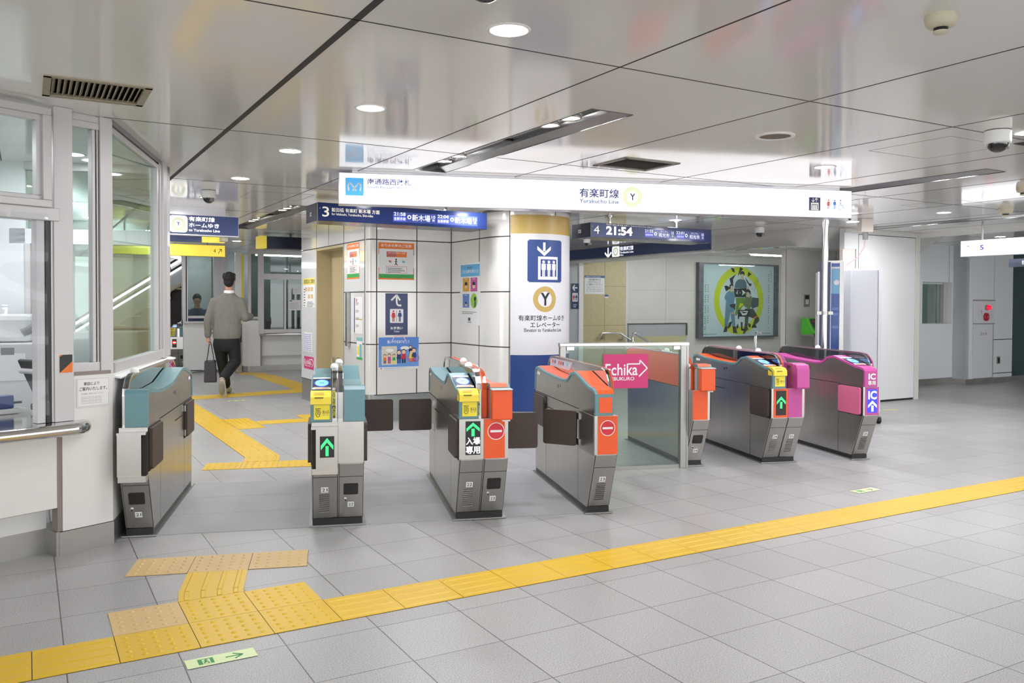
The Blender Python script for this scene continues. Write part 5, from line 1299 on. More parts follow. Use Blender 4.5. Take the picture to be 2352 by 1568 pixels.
# ================================================================== PILLAR WITH THE GREEN TELEPHONE
m = MB(); m.box(9.89, 12.6, 8.9, 8.99, 0, 2.26, PIL); m.box(9.888, 9.895, 8.898, 8.9, 0, 2.26, DARK); m.box(11.0, 11.006, 8.898, 8.9, 0, 2.26, DARK)
struct(m.build('wall_pillar', rotz=UROT))
print_obj('call_point', 'small grey wall unit with a label above the green telephone', 'wall unit', U(10.345, 8.89, 1.486), UROT, .118, .186, lambda m, w, h: (m.rect(-w * .35, w * .35, h * .05, h * .42, DARK, -.001), m.rect(-w * .3, w * .3, -h * .3, h * .12, PAPER, -.0016), m.rect(-w * .1, w * .1, h * .06, h * .12, RED, -.002)), base=GREYP, th=.02)
t = thing('public_telephone', 'green public telephone on a stand beside the pillar', 'telephone', U(10.07, 8.50, .98), UROT)
GRN = mat('telephone green', '#57c437', .4)
m = MB(); m.prism([(0, 0), (.30, 0), (.30, .24), (.20, .24)], 'x', .05, .36, GRN)
m.build('case', t, bevel=.012)
m = MB(); dd = math.degrees(math.atan2(.20, .24)); m.at((.205, .0, .0), 0, -dd); m.box(-.13, .135, -.006, .0, .03, .29, mat('phone slate', '#49545c', .4)); m.rect(-.09, .03, .225, .262, mat('phone amber', '#a05a30', .4), -.0065); m.disc(.085, .25, .016, STEELD, -.0065, 14)
for i in range(3):
    for j in range(4): m.box(.02 + i * .03, .04 + i * .03, -.012, -.006, .10 + j * .026, .118 + j * .026, GREYP)
m.rect(-.11, -.03, .10, .14, PAPER, -.0065); m.rect(-.11, -.02, .045, .068, BLACK, -.0065); m.build('front_plate', t)
m = MB(); m.tube([(.02, .02, .03), (.0, .05, .06), (-.005, .08, .12), (.0, .12, .19), (.02, .15, .22)], [.026, .024, .018, .024, .028], GRN); m.build('handset', t, bevel=0)
m = MB(); m.tube([(.0, .02, .02), (-.01, -.02, -.06), (.0, .0, -.22), (.06, .05, -.25)], .006, BLACK); m.build('cord', t)
t = thing('telephone_stand', 'steel and glass stand under the green telephone', 'stand', U(10.07, 8.50, 0), UROT)
m = MB(); m.box(.02, .52, -.02, .32, .955, .98, STEEL); m.build('top', t)
for x in (.03, .46):
    m = MB(); m.box(x, x + .07, .0, .06, 0, .955, STEELD); m.build('leg', t)
m = MB(); m.box(.10, .46, .03, .04, .15, .93, GLASSG); m.build('pane', t)

# ================================================================== RIGHT-HAND SIDE
WP = mat('white steel partition', '#e7e8e8', .16, spec=.5)
m = MB(); m.box(10.0, 11.60, 7.95, 8.03, .03, HC, WP); m.box(10.0, 11.60, 7.96, 8.02, 0, .03, DARK); m.box(11.60, 11.705, 7.94, 8.10, 0, HC, mat('partition post', '#dcd8d2', .35)); m.box(11.600, 11.604, 7.946, 7.95, 0, 2.44, DARK); m.box(11.70, 11.712, 7.95, 8.1, 0, 2.44, DARK)
m.box(10.3, 11.60, 7.947, 7.95, 2.428, 2.436, DARK); m.box(10.30, 10.306, 7.947, 7.95, .03, 2.43, DARK)
struct(m.build('wall_partition', rotz=UROT))
m = MB(); m.box(11.62, 11.70, 2.0, 7.95, 2.43, HC, mat('trim white', '#dcdad4', .3)); m.box(10.0, 11.7, 7.93, 7.96, 2.445, HC, mat('trim white', '#dcdad4', .3)); struct(m.build('trim_4', rotz=UROT))
# wall with the window niche
RW = mat('right wall white', '#e0e4e6', .28)
m = MB()
m.box(12.2, 14.98, 9.2, 9.3, 1.835, HC, RW); m.box(12.2, 14.98, 9.2, 9.3, .12, 1.09, RW); m.box(14.53, 14.62, 8.95, 9.3, .1, HC, RW); m.box(12.2, 13.64, 9.2, 9.3, 1.09, 1.835, RW); m.box(14.50, 14.60, 9.2, 9.3, 1.09, 1.835, RW)
m.box(14.40, 14.408, 9.197, 9.2, 1.835, HC, GREYP); m.box(13.55, 14.56, 9.3, 9.55, 1.80, 1.84, RW); m.box(13.55, 14.56, 9.3, 9.55, 1.06, 1.09, RW)
m.box(14.53, 15.99, 8.95, 9.35, .10, HC, RW); m.box(15.38, 15.384, 8.947, 8.95, .1, HC, GREYP)
m.box(15.99, 17.5, 9.0, 9.1, 0, HC, mat('green shutter', '#2f4a4c', .35, .2))
struct(m.build('wall_niche', rotz=UROT))
m = MB(); m.box(12.2, 14.53, 9.19, 9.3, -.01, .12, PLINTH); m.box(14.52, 15.995, 8.935, 9.3, -.01, .10, PLINTH); m.box(15.99, 17.5, 8.96, 9.1, -.01, .10, PLINTH); struct(m.build('baseboard_niche', rotz=UROT))
window(5, UROT, [(13.64, 13.67, 9.3, 9.36, 1.09, 1.835), (14.38, 14.50, 9.28, 9.36, 1.09, 1.835), (14.25, 14.27, 9.31, 9.36, 1.09, 1.835, STEELD), (13.64, 14.5, 9.3, 9.36, 1.085, 1.10), (13.64, 14.5, 9.3, 9.36, 1.825, 1.84)], [(13.66, 14.38, 9.34, 1.10, 1.83)], g=GLASSG)
m = MB(); m.box(13.4, 14.8, 9.9, 9.95, .9, 2.1, mat('niche blind', '#7f8f92', .6))
for k in range(14): m.box(13.4, 13.95, 9.885, 9.9, 1.1 + k * .055, 1.13 + k * .055, GREYP)
m.box(14.0, 14.8, 9.88, 9.9, .9, 2.1, mat('niche curtain', '#a9bcae', .6)); struct(m.build('wall_niche_room', rotz=UROT))
# fire cabinet
t = thing('fire_cabinet', 'white fire hydrant cabinet with a red lamp and round red alarm', 'fire cabinet', U(14.73, 8.945, 0), UROT)
m = MB(); m.box(0, .66, -.012, 0, 1.10, 1.51, mat('cabinet white', '#d9dce0', .35)); m.box(-.005, .665, -.016, 0, 1.505, 1.525, GREYP); m.box(-.005, .665, -.014, 0, 1.085, 1.10, GREYP); m.build('upper_door', t)
m = MB(); m.box(0, .60, -.012, 0, .10, 1.08, mat('cabinet white', '#d9dce0', .35)); m.box(.60, .612, -.014, 0, .10, 1.08, GREYP); m.box(0, .61, -.0125, -.012, .10, .108, GREYP); m.text('消火栓', .20, .42, .88, .94, mat('faded red', '#a05a5a', .5), -.0128); m.build('lower_door', t)
m = MB(); m.at((.39, -.012, 1.385), 0, 90); m.lathe([(.05, 0), (.05, .03)], STEELD); m.lathe([(.046, .03), (.044, .055), (.03, .08), (.0005, .088)], mat('red lamp', '#d3122c', .2, emit=.8, ecol='#ff1838')); m.build('lamp', t)
m = MB(); m.at((.37, -.012, 1.215), 0, 90); m.lathe([(.075, 0), (.073, .03), (.05, .036), (.045, .02), (.0005, .02)], mat('alarm red', '#b4253c', .3)); m.build('alarm_button', t)
m = MB()
for x, n in ((.15, 4), (.56, 4)):
    for k in range(n): m.disc(x, 1.24 + k * .035, .006, INK, -.0125, 8)
m.rect(.235, .245, 1.26, 1.34, INK, -.0125); m.build('marks', t)
m = MB(); m.box(0, .09, -.01, 0, 0, .135, STEELD); m.box(.02, .07, -.012, -.01, .02, .11, DARK)
tag(m.build('wall_plate', loc=U(15.495, 8.945, .348), rotz=UROT), 'small grey wall plate low beside the green shutter', 'wall plate')
m = MB(); m.box(0, .6, -.004, 0, 0, .012, DARK); m.box(0, .6, -.004, 0, .62, .632, DARK); struct(m.build('trim_5', loc=U(15.38, 8.945, .17), rotz=UROT))
# white lit sign and shop sign at the right edge
t = thing('arrow_sign', 'white lit sign with a small up arrow hung at the right edge', 'sign', U(10.57, 6.60, 2.055), UROT - 90)
m = MB(); m.box(0, 2.2, .002, .14, 0, .205, FR); m.build('housing', t)
m = MB(); m.rect(.008, 2.19, .006, .2, GLOW, 0); m.line([(.10, .07), (.10, .14)], .006, SB, -.001); m.line([(.07, .11), (.10, .143), (.13, .11)], .006, SB, -.001); m.text('5', .26, .31, .075, .14, SB, -.001, .03)
m.text('Marunouchi Line', .36, .75, .12, .135, SB3, -.001); m.build('lit_face', t)
for x in (.25, 1.8):
    m = MB(); m.tube([(x, .07, .205), (x, .07, .445)], .012, GREYP); m.build('hanging_rod', t)
t = thing('shop_fascia', 'grey sign with white letters Eso cut by the right picture edge', 'sign', U(11.15, 6.30, 1.925), UROT - 90)
m = MB(); m.box(0, 1.6, 0, .06, 0, .105, mat('slate sign', '#596273', .35)); m.text('Eso', .17, .34, .027, .078, WHITE, -.001, .02); m.build('panel', t)
for x in (.3, 1.3):
    m = MB(); m.tube([(x, .03, .105), (x, .03, .575)], .008, GREYP); m.build('hanging_rod', t)
# pole
t = thing('steel_pole', 'steel pole with clamps standing from floor to ceiling behind the gates', 'pole', Vector((3.50, 9.42, 0)))
m = MB(); m.tube([(0, 0, 0), (0, 0, HC)], .034, STEEL2, 20); m.build('tube', t)
for z in (1.33,):
    m = MB(); m.tube([(0, 0, z - .02), (0, 0, z + .02)], .042, STEELD, 16); m.box(-.09, .09, -.015, .015, z - .018, z + .018, STEELD); m.build('clamp', t)
m = MB(); m.tube([(0, 0, 0), (0, 0, .02)], .08, STEELD, 20); m.build('foot', t)
# navy standing board behind the pole
t = thing('navy_board', 'tall narrow navy board strapped to the steel pole', 'board', Vector((3.575, 9.62, 0)), -20)
m = MB(); m.box(-.055, .06, -.02, .03, .05, 1.91, NAVY); m.build('panel', t, bevel=.004)
m = MB(); m.box(-.075, -.055, -.02, .03, .05, 1.80, ALU); m.build('edge_profile', t)
m = MB(); m.box(-.075, .06, -.1, .15, 0, .05, STEELD); m.build('foot', t)
t = thing('lit_banner', 'slim white framed board with a blue picture beside the steel pole', 'board', Vector((3.735, 9.72, 0)), -22)
m = MB(); m.box(-.09, -.045, -.03, .03, .0, 1.93, WHITE); m.box(.045, .09, -.03, .03, .0, 1.93, WHITE); m.box(-.045, .045, -.02, .02, 1.90, 1.93, WHITE); m.build('frame', t, bevel=.004)
m = MB(); m.box(-.045, .045, -.012, .012, .05, 1.90, mat('banner blue', '#34549c', .25)); m.rect(-.045, .045, 1.55, 1.84, mat('banner sky', '#7fb8da', .3), -.0125); m.disc(.012, 1.68, .03, WHITE, -.013, 16); m.rect(-.045, .045, 1.84, 1.86, PAPER, -.0126)
for z in (1.30, 1.36, 1.15, .8, .66): m.rect(-.035, .035, z, z + .03, mat('banner pale', '#6b84b8', .3), -.0126)
m.build('picture', t)
m = MB(); m.box(-.10, .10, -.15, .15, 0, .03, STEELD); m.build('foot', t)
# grey cabinet on castors
t = thing('grey_cabinet', 'tall pale grey cabinet on castors behind the magenta gate', 'cabinet', Vector((4.03, 10.02, 0)), -2)
GC = mat('cabinet pale grey', '#c4c6cc', .3)
m = MB(); m.box(0, .33, .0, 1.3, .13, 1.855, GC); m.build('body', t, bevel=.02)
m = MB(); m.at((.33, 0, 0), 0); m.prism([(.0, .0), (.075, .10), (.34, 1.36), (.0, 1.3)], 'z', .13, 1.85, mat('cabinet white side', '#e2e4e8', .3)); m.build('side_cover', t)
m = MB(); m.box(-.12, -.005, .25, .30, .1, 1.86, GC); m.box(-.115, -.01, .246, .25, .95, 1.65, mat('cabinet screen', '#b5b5b9', .3)); m.box(-.012, -.006, .244, .25, .95, 1.7, DARK); m.build('wing', t)
m = MB()
for y, z, c in ((.35, .75, NAVY), (.5, .62, RED), (.75, 1.1, PAPER), (.95, .9, SKYB)): m.add([(.33 + .075 + (y - .10) * .21 + .004, y, z), (.33 + .075 + (y + .12 - .10) * .21 + .004, y + .12, z), (.33 + .075 + (y + .12 - .10) * .21 + .004, y + .12, z + .16), (.33 + .075 + (y - .10) * .21 + .004, y, z + .16)], [(0, 1, 2, 3)], c)
m.build('stickers', t)
for x, y in ((.06, .1), (.38, .08), (.06, 1.2), (.66, 1.25)):
    m = MB(); m.tube([(x - .018, y, .045), (x + .018, y, .045)], .045, BLACK, 14); m.box(x - .02, x + .02, y - .02, y + .02, .06, .132, STEELD); m.build('castor', t)
# pale box and cable hung over the cabinet
t = thing('ceiling_unit', 'cream ceiling unit with a pipe above the pale grey cabinet', 'sensor', Vector((4.42, 10.55, HC)))
m = MB(); m.box(-.075, .075, -.07, .07, -.17, 0, mat('cream box', '#e3d8cf', .4)); m.build('box', t, bevel=.01)
m = MB(); m.tube([(0, 0, -.17), (0, 0, -.26)], .032, GREYP); m.build('pipe', t)
m = MB(); m.tube([(0, 0, -.25), (-.01, .0, -.35), (-.08, .02, -.48), (-.22, .05, -.58)], .007, mat('pink cable', '#cdaaa4', .5)); m.build('cable', t)
t = thing('cream_panel', 'cream upright box on top of the pale grey cabinet', 'box', Vector((4.35, 10.75, 1.855)))
m = MB(); m.box(-.13, .03, 0, .10, 0, .28, mat('cream box', '#e3d8cf', .4)); m.build('body', t, bevel=.006)
m = MB(); m.box(.03, .04, 0, .10, 0, .28, GREYP); m.build('edge', t)
t = thing('spot_lamp', 'small lit spotlight hung below the right end of the wide white sign', 'lamp', Vector((4.02, 9.95, HC)))
m = MB(); m.tube([(-.05, 0, 0), (-.05, 0, -.06), (0, 0, -.09)], .012, BLACK); m.build('arm', t)
m = MB(); m.lathe([(.02, -.07), (.07, -.10)], WHITE); m.build('shade', t)
m = MB(); m.lathe([(.0005, -.098), (.066, -.099)], LAMPM); m.build('lens', t)
# ================================================================== LEFT CORRIDOR
m = MB(); m.box(-13, 9, 22.5, 30, 4.2, 4.25, WALLW); m.box(-13, 9, 22.45, 22.5, HC, 4.25, WALLW); struct(m.build('ceiling_upper', rotz=UROT))
K = .958
def fa(a): return a * K
def fz(z): return 1.42 + (z - 1.42) * K
OB = 17.6
OW = mat('far office white', '#dfdfdc', .35)
m = MB()
m.prism([(fa(4.01), OB + .25), (fa(4.01), OB + .08)] + arc(fa(4.01) + .10, OB + .08, .10, 180, 270, 5) + [(fa(4.374), OB), (fa(4.374), OB + .25)], 'z', .12, fz(1.035), OW)
m.box(fa(4.374), 7.0, OB + .06, OB + .2, fz(.27), fz(.735), OW); m.box(fa(4.374), 7.0, OB + .14, OB + .2, .12, fz(.27), OW); m.box(fa(4.374) - .02, fa(4.374) + .01, OB - .004, OB + .1, .12, fz(1.0), GAP)
m.box(fa(3.55), 7.0, OB + 1.8, OB + 1.9, 0, HC, mat('far office inside', '#8d9496', .6)); m.box(fa(4.3), 7.0, OB + .05, OB + .2, 2.44, HC, OW)
struct(m.build('wall_far_office', rotz=UROT))
m = MB(); m.prism([(fa(4.02), OB + .3), (fa(4.02), OB + .1)] + arc(fa(4.01) + .11, OB + .09, .10, 180, 270, 5) + [(fa(4.38), OB - .01), (fa(4.38), OB + .12), (7.0, OB + .12), (7.0, OB + .3)], 'z', 0, .12, PLINTH); struct(m.build('baseboard_far_office', rotz=UROT))
DG = glass('office dark glass', '#b4bdba', 1.2)
window(6, UROT, [(fa(4.11), fa(4.163), OB, OB + .06, fz(1.07), HC), (fa(4.307), fa(4.43), OB - .01, OB + .06, fz(.74), HC), (fa(4.16), fa(4.31), OB, OB + .05, fz(1.07), fz(1.12)), (fa(4.16), fa(4.31), OB, OB + .05, 2.42, HC),
                 (fa(4.43), 7., OB, OB + .05, fz(1.93), fz(2.05)), (fa(4.43), 7., OB, OB + .05, fz(.76), fz(.845)), (fa(4.866), fa(4.909), OB - .005, OB + .05, fz(.84), fz(1.93)), (fa(5.70), fa(5.74), OB, OB + .05, fz(.84), fz(1.93)), (fa(4.43), 7., OB, OB + .05, 2.42, HC)],
       [(fa(4.163), fa(4.307), OB + .03, fz(1.1), 2.43), (fa(4.43), 7., OB + .03, fz(2.04), 2.43), (fa(4.44), 7., OB + .03, fz(.84), fz(1.92))], g=DG)
t = thing('counter_ledge', 'thin steel counter ledge under the far ticket office windows', 'counter', U(fa(4.33), OB, fz(.735)), UROT)
m = MB(); m.box(0, 2.7, -.10, .2, -.014, .014, STEEL); m.build('ledge', t, bevel=.006)
m = MB(); m.tube([(-.02, -.1, 0), (.12, -.1, 0)], .018, STEEL2); m.build('nose', t)
print_obj('notice', 'small white notice on the white post of the far ticket office', 'notice', U(fa(4.20), OB - .004, fz(.93)), UROT, .14, .13, lambda m, w, h: lines(m, -w * .4, w * .4, -h * .1, h * .4, 3, INK, -.0008))
print_obj('notice', 'upper white sheet in the far ticket office window', 'notice', U(fa(5.145), OB + .02, fz(1.68)), UROT, .16, .135, lambda m, w, h: lines(m, -w * .4, w * .4, -h * .3, h * .4, 4, mat('faint print', '#c8ccd0', .6), -.0008))
print_obj('notice', 'larger white sheet in the far ticket office window', 'notice', U(fa(5.10), OB + .015, fz(1.37)), UROT, .27, .22, lambda m, w, h: (lines(m, -w * .4, w * .4, -h * .35, h * .3, 5, mat('faint print', '#c8ccd0', .6), -.0008), m.rect(-w * .4, -w * .2, h * .36, h * .44, NAVY, -.001)))
t = thing('office_desk', 'dim brown desk and boxes behind the far ticket office window', 'desk', U(fa(4.6), OB + .7, 0), UROT)
m = MB(); m.box(-.2, 1.6, 0, .6, .68, .72, mat('desk brown', '#6a5b4e', .6)); m.build('top', t)
m = MB(); m.box(.15, .55, .1, .4, .72, 1.02, mat('box brown', '#5a524a', .6)); m.build('box', t)
m = MB(); m.box(.8, 1.3, .25, .30, .78, 1.1, DARK); m.box(1.0, 1.1, .25, .35, .72, .8, DARK); m.build('monitor', t)
# glazed office further left
m = MB(); m.box(2.72, 4.0, 17.85, 17.95, .06, 1.0, OW); m.box(3.42, 3.56, 17.82, 17.98, 0, HC, mat('lilac grey wall', '#b9b8bd', .5)); m.box(3.30, 3.42, 17.84, 17.96, 1.1, HC, mat('lilac grey wall', '#b9b8bd', .5))
struct(m.build('wall_glazed_office', rotz=UROT))
window(7, UROT, [(2.71, 2.76, 17.82, 17.90, 1.0, HC), (2.765, 2.775, 17.83, 17.9, 1.0, HC, DARK), (2.78, 2.80, 17.82, 17.9, 1.0, HC), (2.71, 3.44, 17.80, 17.9, 1.0, 1.04), (2.71, 3.44, 17.84, 17.9, 1.10, 1.15), (2.71, 3.44, 17.84, 17.9, 2.40, HC)], [(2.80, 3.42, 17.87, 1.14, 2.41)], g=GLASSG)
m = MB(); m.box(2.9, 3.5, 19.2, 19.3, 0, HC, mat('lilac grey wall', '#b9b8bd', .5)); struct(m.build('wall_glazed_office_back', rotz=UROT))
gate('far steel gate with a red lit no entry display, left in the corridor', -3.30, 19.0, L=dict(trim=TEAL, face=STEEL, num='11', front='in', rear='in', rim=(STEEL2,), disp='stop', head='slot', shiny=0, plate=STEELD), Rr=dict(trim=TEAL, face=STEEL, num='12', front='in', rear='in', rim=(STEEL2,)))
t = thing('gate_indicator', 'small steel post with an orange lit arrow beside the walking man', 'indicator', U(3.70, 17.42, 0), UROT)
m = MB(); m.box(-.06, .06, -.04, .06, 0, 1.0, STEELD); m.build('post', t, bevel=.01)
m = MB(); m.box(-.045, .045, -.045, -.04, .62, .92, BLACK); m.line([(-.03, .66), (.02, .76), (-.02, .86)], .03, mat('orange led', '#ff7020', .4, emit=1.2, ecol='#ff6a1a'), -.046); m.build('display', t)
# hanging signs
t = thing('line_sign', 'navy lit sign with a round Y mark for 有楽町線ホームゆき in the left corridor', 'sign', U(1.20, 10.09, 2.192), UROT)
m = MB(); m.box(0, .945, .002, .12, -.012, .225, mat('sign frame', '#d7d7dc', .25)); m.box(.15, .8, .02, .1, .225, .308, mat('sign frame', '#d7d7dc', .25)); m.build('housing', t)
m = MB(); y = -.0005; m.rect(.004, .941, .0, .218, mat('lit navy', '#323f66', .25, emit=.25, ecol='#3a4878'), 0)
m.rect(.004, .5, -.010, -.002, LED_W, y); m.rrect(.189, .383, .018, .206, .035, LED_W, y); m.ring(.286, .112, .042, .076, CREAM, y - .0005, 36); m.text('Y', .266, .306, .092, .138, INKB, y - .0008, .02)
m.text('有楽町線', .396, .679, .148, .202, LED_W, y, .02); m.text('ホームゆき', .396, .726, .080, .130, LED_W, y, .02); m.text('to Yurakucho Line', .396, .734, .034, .064, LED_W, y, .02); m.build('lit_face', t)
t = thing('exit_sign', 'yellow lit sign with P4 and a slanted arrow in the left corridor', 'sign', U(1.0, 14.0, 2.150), UROT)
m = MB(); m.box(0, 1.765, .002, .12, 0, .182, mat('sign frame yellow', '#c9b94a', .4)); m.build('housing', t)
m = MB(); m.rect(.004, 1.761, .004, .178, GLOWY, 0); y = -.001
m.text('4', 1.585, 1.620, .062, .124, INK, y); m.text('P', 1.54, 1.57, .064, .124, mat('faded ochre', '#d9c24a', .5, emit=.5, ecol='#e8cf50'), y); m.line([(1.655, .055), (1.708, .120)], .008, INK, y); m.line([(1.668, .120), (1.711, .121), (1.711, .075)], .008, INK, y); m.build('lit_face', t)
for x in (.3, 1.5):
    m = MB(); m.tube([(x, .06, .182), (x, .06, .35)], .012, GREYP); m.build('hanging_rod', t)
t = thing('corridor_sign', 'dark navy sign with a yellow end half hidden by the line sign', 'sign', U(1.2, 12.9, 2.29), UROT)
m = MB(); m.box(0, 1.02, 0, .1, 0, .125, NAVYS); m.build('navy_panel', t)
m = MB(); m.box(1.02, 1.345, 0, .1, 0.01, .11, GLOWY); m.build('yellow_panel', t)
for x in (.3, 1.2):
    m = MB(); m.tube([(x, .05, .11), (x, .05, .21)], .01, GREYP); m.build('hanging_rod', t)
t = thing('corridor_sign', 'dark navy sign with a yellow left end beside the lift block', 'sign', U(3.08, 13.0, 2.255), UROT)
m = MB(); m.box(.10, .9, 0, .28, 0, .18, mat('unlit navy', '#141c34', .3)); m.build('navy_panel', t)
m = MB(); m.box(0, .10, .0, .28, -.004, .184, mat('yellow end', '#dcc64c', .4, emit=.25, ecol='#dcc64c')); m.build('yellow_end', t)
m = MB(); m.tube([(.5, .14, .18), (.5, .14, .245)], .02, GREYP); m.build('hanging_rod', t)
t = thing('box_camera', 'small pale box camera below the navy corridor sign', 'security camera', U(2.46, 12.8, 2.40), UROT)
m = MB(); m.box(0, .09, -.1, .08, -.09, -.01, mat('camera cream', '#cfcbb8', .5)); m.build('body', t, bevel=.006)
m = MB(); m.tube([(.045, 0, -.01), (.045, 0, .1)], .012, GREYP); m.build('bracket', t)
m = MB(); m.box(0, .05, 0, .05, 1.0, 2.42, mat('yellow pillar panel', '#e3d264', .4)); m.box(-.12, 0, 0.02, .08, 0, 2.45, OW); tag(m.build('pillar_panel', loc=U(3.83, 17.75), rotz=UROT), 'white and yellow upright panel left of the far ticket office', 'panel')
# bright shop far behind
t = thing('lit_shop', 'brightly lit white and orange shop front far down the left corridor', 'shop', Vector((-8.9, 23.3, 0)), 0)
m = MB(); m.box(-.1, 1.7, .0, .1, 0, 2.4, mat('shop wall', '#cfd3d6', .5)); m.build('wall', t)
m = MB(); y = -.005
SH = mat('shop light', '#ffffff', .5, emit=.9, ecol='#fff4ea'); SO = mat('shop orange', '#f0a05a', .5, emit=.7, ecol='#f09a50'); SR = mat('shop red', '#c9603a', .5, emit=.5, ecol='#c4552f')
m.rect(.4, 1.6, .5, 2.2, SH, y); m.rect(.4, 1.6, 1.75, 2.0, SO, y - .002); m.rect(.4, 1.6, 1.42, 1.56, SR, y - .002)
for x in (.75, 1.15): m.rect(x, x + .02, .5, 1.5, SR, y - .003)
m.build('lit_window', t)
m = MB(); m.box(-.1, 1.7, -.15, .0, 2.25, 3.3, mat('shop fascia', '#e6eaee', .4, emit=.7, ecol='#e8eef4')); 
for z in (2.45, 2.7, 2.95): m.box(-.1, 1.7, -.155, -.15, z, z + .04, GREYP)
m.build('fascia', t)
# escalator across the far end
t = thing('escalator', 'escalator with white light lines rising to the right far down the left corridor', 'escalator', Vector((-13, 23.2, 0)))
SL = .605
def ez(x, off): return SL * (x - 1.93) + 1.21 + off
def slab(x0, x1, o0, o1, y0, y1, mt, name):
    m = MB(); m.prism([(x0, ez(x0, o0)), (x1, ez(x1, o0)), (x1, ez(x1, o1)), (x0, ez(x0, o1))], 'y', y0, y1, mt); m.build(name, t)
x0, x1 = -.3, 5.5
slab(x0, x1, -.42, -.03, 0, .05, mat('escalator panel', '#b4b8ba', .25, .3), 'balustrade'); slab(x0, x1, -.03, .02, -.01, .06, LAMPT, 'light_line'); slab(x0, x1, .02, .10, -.01, .06, BLACK, 'handrail')
slab(x0, x1, -.50, -.42, -.02, .06, mat('escalator trim', '#b6a690', .4), 'skirt'); slab(x0, x1, -.42, -.1, .9, .95, mat('escalator panel', '#b4b8ba', .25, .3), 'balustrade'); slab(x0, x1, .45, .50, .88, .96, LAMPT, 'light_line'); slab(x0, x1, .50, .58, .88, .96, BLACK, 'handrail')
slab(x0, x1, -1.9, -.5, .1, .9, mat('escalator underside', '#2b2725', .6), 'truss')
m = MB(); 
for k in range(11):
    x = .2 + k * .42; m.prism([(x, ez(x, -.42)), (x + .42, ez(x, -.42)), (x + .42, ez(x, -.16)), (x + .42, ez(x, -.42) - .05), (x, ez(x, -.42) - .05)], 'y', .06, .88, DARK)
    m.box(x, x + .42, .06, .88, ez(x, -.42), ez(x, -.40), STEELD); m.box(x, x + .42, .055, .06, ez(x, -.40), ez(x, -.385), YELLOWS)
m.build('steps', t)
m = MB(); m.box(0, 4.5, -.1, 1.0, 0, .25, mat('escalator base', '#3a3330', .6)); m.box(0, 4.5, -.12, -.1, .25, .29, mat('escalator trim', '#b6a690', .4)); m.build('base', t)

# ================================================================== PEOPLE
def ell(m, c, r, mt, rot=0, n=14, k=9):
    vs = []; fs = []; cr, sr = math.cos(R(rot)), math.sin(R(rot))
    for i in range(k + 1):
        ph = math.pi * i / k
        for j in range(n):
            th = 2 * math.pi * j / n
            x, y, z = r[0] * math.sin(ph) * math.cos(th), r[1] * math.sin(ph) * math.sin(th), r[2] * math.cos(ph)
            vs.append((c[0] + x * cr - y * sr, c[1] + x * sr + y * cr, c[2] + z))
    for i in range(k): fs += [(i * n + j, (i + 1) * n + j, (i + 1) * n + (j + 1) % n, i * n + (j + 1) % n) for j in range(n)]
    return m.add(vs, fs, mt, True)
def loft(m, secs, mt, n=20):
    vs = []; fs = []
    for cx, cy, cz, rx, ry in secs: vs += [(cx + rx * math.cos(2 * math.pi * j / n), cy + ry * math.sin(2 * math.pi * j / n), cz) for j in range(n)]
    for i in range(len(secs) - 1): fs += [(i * n + j, i * n + (j + 1) % n, (i + 1) * n + (j + 1) % n, (i + 1) * n + j) for j in range(n)]
    fs += [tuple(range(n))[::-1], tuple(range((len(secs) - 1) * n, len(secs) * n))]
    return m.add(vs, fs, mt, True)
def limb(m, pts, rs, mt):
    for p, q, a, b in zip(pts, pts[1:], rs, rs[1:]):
        p, q = Vector(p), Vector(q)
        m.tube([p, p.lerp(q, .5), q], [a, (a + b) / 2, b], mt, 12)
    for p, a in zip(pts, rs): ell(m, p, (a, a, a), mt, 0, 10, 6)
def fuse(o, vox, it=4):
    r = o.modifiers.new('fuse', 'REMESH'); r.mode = 'VOXEL'; r.voxel_size = vox; r.use_smooth_shade = True
    s = o.modifiers.new('smooth', 'SMOOTH'); s.factor = .5; s.iterations = it
    return o
def hand(m, w, fw, side, mt, out):
    """palm and five curled fingers; w wrist, fw finger direction, side = thumb side, out = curl direction"""
    w, f, s, c = Vector(w), Vector(fw).normalized(), Vector(side).normalized(), Vector(out).normalized()
    m.tube([w, w + f * .03, w + f * .085], [.024, .030, .032], mt, 10)
    for k, (off, L) in enumerate(((-.027, .062), (-.009, .075), (.009, .078), (.026, .068))):
        b = w + f * .08 + s * off
        m.tube([b, b + f * L * .40, b + f * L * .62 + c * L * .30, b + f * L * .50 + c * L * .62], [.0095, .009, .0085, .007], mt, 8)
    b = w + f * .028 + s * .026
    m.tube([b, b + s * .022 + f * .022 + c * .010, b + s * .018 + f * .045 + c * .026], [.011, .010, .008], mt, 8)
t = thing('person', 'man in a grey sweater and black trousers walking away with a dark tote bag', 'person', Vector((-4.36, 12.80, 0)), 6)
HZ = 1.765
m = MB()
ell(m, (.055, .005, HZ), (.078, .098, .112), SKIN, 22); ell(m, (.038, .05, HZ - .055), (.058, .060, .065), SKIN, 22)
m.tube([(.055, -.01, 1.50), (.052, -.005, 1.62), (.05, .01, 1.70)], [.062, .055, .058], SKIN)
hx, hy = .055 - .105 * math.sin(R(22)), .105 * math.cos(R(22))
ell(m, (hx, hy, HZ - .02), (.014, .02, .022), SKIN, 22)                                   # nose
for s in (-1, 1): ell(m, (.055 + s * .079 * math.cos(R(22)), s * .079 * math.sin(R(22)) - .008, HZ - .02), (.013, .022, .033), SKIN, 22 + s * 12)   # ears
loft(m, [(.02, 0, .80, .15, .10), (.02, 0, 1.0, .14, .10), (.025, 0, 1.3, .17, .11), (.03, 0, 1.45, .16, .09), (.045, 0, 1.52, .08, .07)], SKIN)
